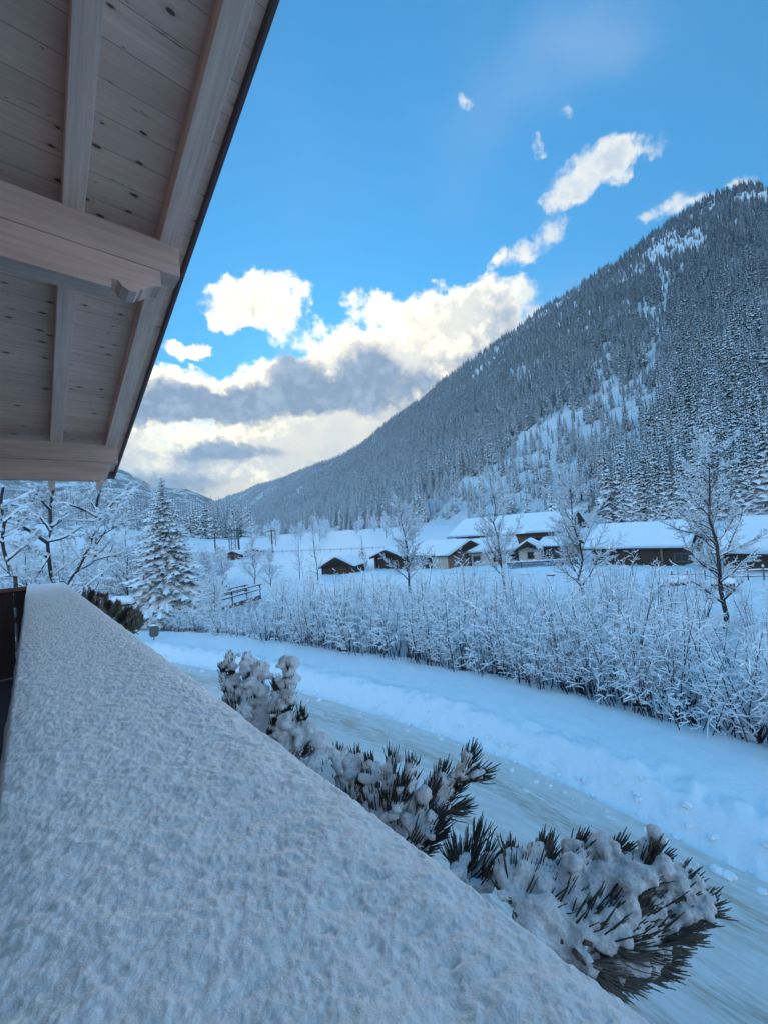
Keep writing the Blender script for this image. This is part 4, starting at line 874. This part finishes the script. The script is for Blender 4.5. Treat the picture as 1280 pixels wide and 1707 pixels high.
# snow covered logs, stones, sign stake and parasol by the houses
def snow_lump(name, px, py, sx, sy, sz, dark_h, label, cat):
    p = at(px, py, 0.); e = empty(name, p, 0, label=label, cat=cat); rs = np.random.RandomState(px); b = MB()
    th = np.linspace(0, 2 * math.pi, 20, endpoint=False)
    def ring(f, z): return [(sx * f * math.cos(t), sy * f * math.sin(t), z + rs.normal(0, .02)) for t in th]
    def stack(rings, nm, mt_):
        V = np.concatenate(rings); n = len(rings); k = 20; i = np.arange(n - 1)[:, None]; j = np.arange(k)[None]; Q = np.stack([i * k + j, i * k + (j + 1) % k, (i + 1) * k + (j + 1) % k, (i + 1) * k + j], -1).reshape(-1, 4)
        b = MB(); V = np.vstack([V, V[-k:].mean(0)]); b.add(V, Q, [((n - 1) * k + q, (n - 1) * k + (q + 1) % k, len(V) - 1) for q in range(k)]); b.build(nm, mt_, e, True)
    stack([ring(.9, -.3), ring(.95, dark_h)], 'body', M_DARKWOOD)
    stack([ring(.93, dark_h - .02), ring(1.03, dark_h + .3 * sz), ring(.95, dark_h + .7 * sz), ring(.6, dark_h + .95 * sz), ring(.2, dark_h + sz)], 'snow_cover', M_SNOW); return e
snow_lump('log_pile', 1125, 975, 1.5, .6, .55, .25, 'long snow covered log pile between the two rightmost big trees', 'log pile')
snow_lump('tree_stump', 918, 960, .45, .35, .22, .18, 'dark stump under snow in front of the picket fence', 'stump')
snow_lump('boulder', 872, 958, .7, .4, .25, .1, 'low snow covered boulder in front of the white gable', 'boulder')
snow_lump('garden_bench', 1205, 980, .9, .5, .45, .35, 'snow covered bench beside the nearest tall tree trunk', 'bench')
p = at(1054, 958, 0.); e = empty('snow_stake', p, 0, label='thin dark stake in the snow in front of the long barn', cat='stake'); b = MB(); b.tube([(0, 0, -.5), (.03, 0, 1.3)], .035, 6); b.build('shaft', M_DARKWOOD, e); b = MB(); b.tube([(.03, 0, 1.3), (.03, 0, 1.42)], [.05, .03], 6); b.build('snow_cap', M_SNOW, e)
p = at(601, 945, 0.); e = empty('closed_parasol', p, 0, label='folded reddish parasol beside the small cabin', cat='parasol'); b = MB(); b.tube([(0, 0, -.5), (0, 0, 2.2)], .04, 6); b.build('pole', M_METAL, e); b = MB(); lathe(b, (0, 0, 0), [(.22, .6), (.26, 1.0), (.20, 1.8), (.12, 2.4), (.03, 2.7)], 10); b.build('canopy', M_RED, e)
b = MB(); lathe(b, (0, 0, 0), [(.1, 2.45), (.14, 2.6), (.1, 2.8), (.03, 2.9)], 8); b.build('snow_cap', M_SNOW, e)
# power poles, substation mast
def pole(px, py, h, label, arms=1):
    p = gpoint(px, py); e = empty('power_pole', p, 0, label=label, cat='power pole', group='power poles across the valley floor'); b = MB(); b.tube([(0, 0, -1), (0, 0, h)], [.28, .2], 7); b.build('shaft', M_DARKWOOD, e)
    for k in range(arms):
        b = MB(); b.box((-1.3, -.12, h - .5 - k * 1.6), (1.3, .12, h - .25 - k * 1.6)); b.build('crossarm', M_DARKWOOD, e)
    return p
pA = pole(400, 927, 9, 'power pole between the lattice mast and the far sheds'); pB = pole(455, 922, 8, 'thin power pole right of the far sheds'); pC = pole(360, 925, 8, 'power pole left of the lattice mast')
p = gpoint(391, 925); e = empty('lattice_mast', p, 0, label='grey lattice mast with crossarms at the valley bottom', cat='mast'); H_ = 9.5
for sx_, sy_ in ((-1, -1), (1, -1), (1, 1), (-1, 1)):
    b = MB(); b.tube([(sx_ * 1.3, sy_ * 1.3, -1), (sx_ * .9, sy_ * .9, H_)], .14, 5); b.build('leg', M_METAL, e)
b = MB()
for k in range(5):
    z = 1.4 + k * 1.9; b.tube([(-1.25, -1.25, z), (1.25, -1.25, z + 1.6)], .09, 4); b.tube([(1.25, -1.25, z), (-1.25, -1.25, z + 1.6)], .09, 4); b.box((-1.3, -1.3, z - .08), (1.3, 1.3, z + .02))
b.build('bracing', M_METAL, e)
for z in (H_ - 1, H_ - 4): b = MB(); b.box((-2.6, -.15, z), (2.6, .15, z + .25)); b.build('crossarm', M_METAL, e)
e = empty('power_line', (0, 0, 0), 0, label='thin power wires sagging between the valley poles', cat='power line'); 
for k, dz in enumerate((0, -1.5)):
    b = MB()
    for q0, q1, h0, h1 in ((pC, pA, 8, 9), (pA, pB, 9, 8)):
        a0 = np.array(q0) + [0, 0, h0 - .3 + dz]; a1 = np.array(q1) + [0, 0, h1 - .3 + dz]; b.tube([a0 * (1 - t) + a1 * t - np.array([0, 0, 4 * t * (1 - t)]) for t in np.linspace(0, 1, 12)], .07, 4)
    b.build('wire', M_METAL, e)
# ------------------------------------------------------------------ big conifer and bare trees on the left
r_ = 38.; pt = dep(269, 789, r_); gz_ = gz1(pt[0], pt[1]); Hc = pt[2] - gz_
e = empty('spruce_tree', (pt[0], pt[1], gz_), 0, label='large snow laden spruce standing alone behind the bare trees', cat='conifer')
V1, Q1_ = conifer_geo(77, Hc, 4.5, 54, 26, 12, .03, .33); mesh('crown', V1, [Q1_], mat_frosted('spruce_needles_with_snow', (.05, .065, .065), -.10, .50, 3.0, amp=.8), e); b = MB(); b.tube([(0, 0, -1), (0, 0, Hc * .6), (0, 0, Hc * .97)], [.2, .08, .008], 8); b.build('trunk', M_TRUNK, e)
for (px_, py_, tp, lb_) in ((606, 946, 892, 'small dark conifer between the dark hut and the cabin'), (925, 905, 805, 'slim conifer just behind the big lodge roof')):
    p = at(px_, py_, 0.) if py_ > 930 else dep(px_, py_, 95); k = dep(px_, tp, math.hypot(p[0], p[1])); z0_ = gz1(p[0], p[1]); h_ = k[2] - z0_
    e = empty('spruce_tree', (p[0], p[1], z0_), 0, label=lb_, cat='conifer'); V1, Q1_ = conifer_geo(px_, h_, h_ * .2, 16, 8, 6, .1); mesh('crown', V1, [Q1_], M_NEEDLE, e); b = MB(); b.tube([(0, 0, -1), (0, 0, h_)], [.15, .02], 6); b.build('trunk', M_TRUNK, e)
def guided(limbs, dist, seed, label, maxl=4, nb=12, th=.055):
    rs = np.random.RandomState(seed); base = dep(*limbs[0][0][0], dist); e = empty('bare_tree', (base[0], base[1], gz1(base[0], base[1])), 0, label=label, cat='bare tree', group='bare snowy trees beside the chalet')
    O = np.array([base[0], base[1], gz1(base[0], base[1])]); B = Branches(); first_ = True
    for pts_, r0, dd in limbs:
        P = np.array([dep(p[0], p[1], dist + dd * i / (len(pts_) - 1) + (rs.normal(0, .12) if i else 0)) for i, p in enumerate(pts_)]) - O
        if first_: P = np.vstack([[P[0][0] - .2, P[0][1], -.5], P])
        Pr = resample3(P, .18); B.add(Pr, np.linspace(r0, r0 * .35, len(Pr)), 0 if first_ else 1); first_ = False
        grow(B, rs, Pr, r0, 1, maxl, nb, .34, .95, .25, .04, .16, 6, .007)
    B.wood([0]).build('trunk', M_BARK, e); B.wood([1, 2, 3, 4, 5]).build('crown', M_BARK, e); B.snow(th, rs).build('branch_snow', M_SNOW, e, smooth=True); return e
def resample3(P, step):
    out = []
    for i in range(len(P) - 1):
        p0, p1, p2, p3 = P[max(i - 1, 0)], P[i], P[i + 1], P[min(i + 2, len(P) - 1)]; n = max(2, int(np.linalg.norm(p2 - p1) / step))
        for t in np.linspace(0, 1, n, endpoint=False): out.append(.5 * ((2 * p1) + (-p0 + p2) * t + (2 * p0 - 5 * p1 + 4 * p2 - p3) * t * t + (-p0 + 3 * p1 - 3 * p2 + p3) * t ** 3))
    out.append(P[-1]); return np.array(out)
guided([([(98, 1005), (113, 973), (128, 952), (157, 934), (161, 905), (163, 880), (161, 845), (168, 815)], .085, .6), ([(128, 952), (140, 930), (150, 910), (158, 888), (175, 865)], .05, -.4),
        ([(157, 934), (185, 926), (205, 929), (222, 922)], .035, .3), ([(163, 895), (185, 882), (212, 868), (238, 862)], .045, .8), ([(163, 870), (185, 842), (205, 825), (232, 812)], .04, .4), ([(162, 862), (140, 850), (118, 842), (100, 838)], .035, -.6), ([(161, 850), (150, 830), (145, 810)], .035, .2)], 13.5, 5, 'bare snow laden tree with curved leaning trunk at the end of the railing')
guided([([(92, 1005), (86, 963), (82, 930), (80, 902), (86, 878), (84, 850), (90, 815)], .09, .3), ([(80, 905), (58, 890), (32, 875), (0, 865), (-30, 852)], .055, -.5), ([(82, 930), (52, 914), (22, 911)], .05, -.3), ([(85, 885), (68, 862), (40, 846), (0, 838)], .045, .3),
        ([(86, 878), (110, 860), (128, 842), (145, 822)], .05, .5), ([(80, 902), (108, 896), (145, 872), (180, 856)], .045, -.3), ([(84, 850), (60, 822), (48, 800)], .04, .2), ([(84, 925), (72, 945), (60, 962), (40, 968)], .03, -.4)], 14.5, 9, 'wide crowned bare snow laden tree second from the left beside the chalet')
guided([([(28, 1005), (20, 960), (10, 928), (4, 900), (8, 870), (2, 840), (6, 812)], .07, .2), ([(12, 935), (35, 915), (52, 900), (70, 892)], .035, .4), ([(6, 905), (-20, 890), (-50, 880)], .04, 0), ([(8, 870), (30, 852), (55, 835)], .035, .3)], 12.0, 15, 'bare snow laden tree leftmost beside the chalet')
rs = np.random.RandomState(31); LB_ = 'frosted leafless tree among those crowding the slope beyond the chalet'; GB_ = 'frosted leafless trees on the slope beyond the chalet'; fr = []
for i in range(3): fr.append(make_bare('frosted_tree', 200 + i, 7.0, .09, 26, (rs.normal(0, .5), 0), .42, 3, .055, .12, .9, .05, label=LB_, cat='bare tree', group=GB_))
k = 0
for i in range(125):
    a = math.radians(rs.uniform(-47, -23)); r = rs.uniform(20, 80); x, y = r * math.sin(a), r * math.cos(a); d = float(road_d(np.array([x]), np.array([y]))[0])
    if d > -9 and d < 4 or (x > -24 and 36 < y < 58): continue
    s = rs.uniform(.6, 1.15) * (.8 if a > math.radians(-32) else 1); 
    if k < 3: o = fr[k]; o.location = (x, y, gz1(x, y)); o.scale = (s, s, s)
    else: dup(fr[k % 3], (x, y, gz1(x, y)), rs.rand() * 6.28, s)
    k += 1
for i in range(26):
    px_ = rs.uniform(415, 715); p = dep(px_, 890, rs.uniform(170, 300)); dup(fr[i % 3], (p[0], p[1], gz1(p[0], p[1])), rs.rand() * 6.28, rs.uniform(.9, 1.7), label='frosted leafless tree among those scattered along the foot of the mountain', group='frosted leafless trees at the foot of the mountain')
for (px_, py_, h_, lb_) in ((345, 985, 5.2, 'small round crowned bare tree left of the bridge in the field'), (372, 978, 5.6, 'small bare tree above the bridge with fan shaped crown'), (425, 975, 6.5, 'pale bushy bare tree below the far sheds'), (452, 978, 5.0, 'small pale bare tree right of the bushy one below the far sheds')):
    p = gpoint(px_, py_, 200); make_bare('bare_tree', px_, h_, .08, 26, (0, 0), .42, 3, .06, .15, .85, .06, label=lb_, cat='bare tree', group='small bare trees in the field').location = tuple(p)
# ------------------------------------------------------------------ mountain pine boughs outside the railing
M_PINE = mat_plain('dark_pine_needles', (.042, .038, .028), .5, .5, 40, bump=.1); M_PINE2 = mat_plain('olive_brown_pine_needles', (.085, .075, .05), .5, .45, 40, bump=.1); M_TWIG = mat_plain('pine_twig_bark', (.09, .06, .045), .8, .4, 60)
M_LUMP, t_, p_ = newmat('loose_snow_on_needles'); c_ = coords(t_); na_ = t_.noise(c_, 260, 5., .75); t_.put(p_.inputs['Base Color'], t_.mix(t_.ramp(na_, .35, .65), (.62, .64, .67), (.92, .92, .93))); p_.inputs['Roughness'].default_value = .7
t_.put(p_.inputs['Normal'], t_.bump(na_, .9, .003))
_ico = None
def ico():
    import bmesh
    bm = bmesh.new(); bmesh.ops.create_icosphere(bm, subdivisions=2, radius=1.0); V = np.array([v.co[:] for v in bm.verts]); Fc = np.array([[v.index for v in f.verts] for f in bm.faces]); bm.free(); return V, Fc
ICO = ico()
tex = bpy.data.textures.new('lump_noise', 'CLOUDS'); tex.noise_scale = .014; tex.noise_depth = 6
def bough(label, shoots, seed, nl=.06, nr=.0014, mat=None, snow=1.0, dens=1.0, vox=.0032, cover=.5, group='snowy mountain pine boughs outside the railing'):
    """shoots: (px0,py0,c0, px1,py1,c1, snow radius); each shoot carries a brush of long curved needles and a cushion of snow"""
    shoots = [q_[:6] + (q_[6] * SNF[seed],) for q_ in shoots]; rs = np.random.RandomState(seed); e = empty('pine_bough', (0, 0, 0), 0, label=label, cat='pine bough', group=group); nb_ = MB(); tb = MB(); sb = MB()
    for (x0, y0, c0, x1, y1, c1, sr) in shoots:
        A_ = glob(*on_c(x0, y0, c0)); B_ = glob(*on_c(x1, y1, c1)); ax = B_ - A_; L = np.linalg.norm(ax); ax /= L
        sag = np.array([0, 0, L * .12]); P = np.array([A_ + (B_ - A_) * t - sag * math.sin(math.pi * t) for t in np.linspace(-.04, 1, 8)]); tb.tube(P, np.linspace(.003, .0015, 8), 6)
        n = int((60 + L * 3000) * dens)
        for q in range(n):
            t = .05 + .97 * (q / n) ** .8; p = A_ + (B_ - A_) * t - sag * math.sin(math.pi * min(t, 1)); d = perp_dir(rs, ax, rs.uniform(.3, 1.25) * (1.0 - .3 * t)); l = nl * rs.uniform(.7, 1.1) * (1 - .25 * t)
            K = [p]; dd = d.copy()
            for s in range(5):
                dd = dd + ax * .22 + rs.normal(0, .05, 3) + np.array([0, 0, .07]); dd /= np.linalg.norm(dd); K.append(K[-1] + dd * l / 5)
            nb_.tube(K, np.array([.9, 1.05, 1.05, 1, .85, .45]) * nr * .72 * rs.uniform(.75, 1.2), 4)
        if sr > 0:
            m = max(5, int(L / (sr * .3)))
            for q in range(m * 2):
                t = rs.uniform(.05, 1.12); r = .80 * sr * rs.uniform(.35, 1.0) * (.75 + .25 * math.sin(math.pi * min(t, 1))); c = A_ + (B_ - A_) * t - sag * math.sin(math.pi * min(t, 1)) + np.array([rs.normal(0, sr * .33), rs.normal(0, sr * .33), sr * cover + rs.uniform(-.3, .35) * sr])
                V = ICO[0] * np.array([rs.uniform(.7, 1.5), rs.uniform(.7, 1.5), rs.uniform(.5, .9)]) * r; V = V * (1 + .5 * (fbm(V[:, 0:1] / r * 1.5 + q, V[:, 1:2] / r * 1.5 + V[:, 2:3] / r, 3) - .5)); sb.add(V + c, None, ICO[1])
    tb.build('twigs', M_TWIG, e); nb_.build('needles', mat or M_PINE, e)
    if sb.n:
        o = sb.build('snow', M_LUMP, e, True); m = o.modifiers.new('remesh', 'REMESH'); m.mode = 'VOXEL'; m.voxel_size = vox; m.use_smooth_shade = True
        d = o.modifiers.new('lumps', 'DISPLACE'); d.texture = tex; d.strength = .014; d.mid_level = .5; d.texture_coords = 'LOCAL'
    return e
SNF = {1: .74, 2: .85, 3: .8, 4: .8, 5: .85, 6: .8, 7: .82, 8: .8}
bough('bough heaped with two tall snow cushions, the first past the bend of the railing', [(405, 1215, .40, 385, 1105, .42, .032), (415, 1225, .42, 412, 1110, .44, .038), (440, 1250, .40, 432, 1130, .42, .04), (470, 1260, .40, 482, 1125, .42, .03), (490, 1265, .42, 462, 1150, .44, .036), (395, 1200, .38, 374, 1120, .40, .02), (480, 1260, .4, 500, 1200, .42, .02)], 1, .05, .0013, snow=1, dens=.65)
bough('low rounded bough under smooth snow hugging the railing edge', [(450, 1270, .37, 458, 1205, .39, .020), (490, 1300, .37, 478, 1205, .40, .03), (520, 1320, .37, 505, 1225, .41, .03), (545, 1330, .37, 530, 1245, .42, .028), (470, 1285, .36, 500, 1260, .38, .02)], 2, .042, .0013, dens=.9)
bough('low bough with short needle tips under a broad snow pad', [(590, 1370, .40, 565, 1265, .44, .03), (610, 1380, .38, 595, 1275, .42, .034), (630, 1390, .37, 618, 1290, .40, .026), (580, 1350, .38, 600, 1310, .40, .024)], 3, .045, .0013, dens=.9, cover=.3)
bough('bough with dark upright needle brushes beside the railing', [(645, 1385, .38, 652, 1280, .41, .016), (660, 1395, .38, 682, 1290, .41, .018), (680, 1400, .37, 712, 1330, .41, .020), (690, 1415, .37, 728, 1370, .40, .018), (650, 1370, .37, 668, 1320, .39, .018), (668, 1420, .36, 720, 1395, .38, .014)], 4, .043, .0012, dens=.55, cover=.3)
bough('small twin fan bough sticking out furthest over the road', [(716, 1345, .42, 735, 1290, .44, .012), (716, 1345, .42, 760, 1310, .45, .016), (718, 1350, .42, 768, 1345, .46, 0), (762, 1300, .45, 782, 1262, .47, .012), (762, 1302, .45, 800, 1290, .48, .012)], 5, .042, .0012, dens=.27, cover=.35)
bough('sparse spidery bough with long splayed needles', [(770, 1470, .38, 795, 1400, .41, .0), (772, 1472, .38, 760, 1425, .40, .014), (775, 1475, .38, 815, 1430, .42, .012), (760, 1460, .36, 765, 1440, .38, .016), (790, 1485, .37, 815, 1465, .40, .014)], 6, .048, .0012, dens=.24, cover=.2)
bough('largest bough, a spreading mass of dark needles and snow at the lower right', [(850, 1500, .36, 850, 1440, .40, .022), (860, 1520, .36, 905, 1430, .42, .026), (870, 1530, .37, 960, 1425, .44, .026), (900, 1540, .37, 1020, 1430, .46, .026), (930, 1560, .37, 1080, 1440, .47, .022), (960, 1560, .38, 1130, 1480, .49, .020),
       (980, 1570, .38, 1165, 1515, .49, .014), (940, 1570, .37, 1120, 1560, .47, .018), (920, 1575, .36, 1090, 1600, .45, .014), (900, 1560, .36, 1050, 1580, .44, .022), (880, 1530, .36, 990, 1510, .42, .026), (960, 1590, .36, 1030, 1615, .42, .010), (860, 1530, .35, 940, 1590, .39, .012), (1000, 1540, .4, 1100, 1510, .47, .018)], 7, .043, .0013, dens=1.0, cover=.25)
far_sh = []; rs = np.random.RandomState(44)
for i in range(46):
    t = i / 45.; x = 146 + 84 * t + rs.normal(0, 4); y = 992 + 50 * t ** 1.05 + rs.normal(0, 5) - 3; c = rs.uniform(.38, .52); far_sh.append((x - 8 + rs.normal(0, 4), y + 16, c - .04, x + rs.normal(0, 5), y - 4, c, .012 if rs.rand() < .5 else 0))
bough('long row of brownish snow flecked pine tips far down the railing', far_sh, 8, .07, .0022, mat=M_PINE2, dens=.5, vox=.006, cover=.2)

# ploughed clods of snow along the foot of the bank
rs = np.random.RandomState(9); cb = MB(); IV, IF = ICO[0], ICO[1]
for q in range(900):
    k = rs.randint(8, len(RP) - 60) if q % 3 else rs.randint(8, 90); d = rs.choice([rs.uniform(-.35, .5), rs.uniform(-.9, .9), rs.uniform(-RW - .3, -RW + .4)], p=[.7, .15, .15]); c = RP[k] + RN[k] * d + RT[k] * rs.uniform(-.3, .3); r = .018 + .07 * rs.rand() ** 3.5
    V = IV * np.array([rs.uniform(.8, 1.6), rs.uniform(.8, 1.5), rs.uniform(.5, 1)]) * r * (1 + .35 * rs.normal(0, .5, (len(IV), 1)).clip(-1, 1)); z = gz1(c[0], c[1]) if d > 0 else .01
    cb.add(V + np.array([c[0], c[1], z + r * .2]), None, IF)
set_props(cb.build('snow_clods', M_GSNOW, None), label='scattered clods of ploughed snow along the edges of the road', cat='snow clods', kind='stuff')
# ------------------------------------------------------------------ air
HZ = bpy.data.materials.new('valley_haze'); HZ.use_nodes = True; ht = NT(HZ.node_tree); ht.n.clear(); ho = ht.node('ShaderNodeOutputMaterial'); hv_ = ht.node('ShaderNodeVolumePrincipled')
hv_.inputs['Color'].default_value = (.66, .86, 1, 1); hv_.inputs['Density'].default_value = .00014; hv_.inputs['Anisotropy'].default_value = .2
ht.l.new(hv_.outputs[0], ho.inputs['Volume'])
b = MB(); b.box((-5900, -5900, -75), (5900, 5900, 1150)); ho_ = b.build('haze', HZ); set_props(ho_, label='thin blue haze filling the valley air', cat='haze', kind='stuff')
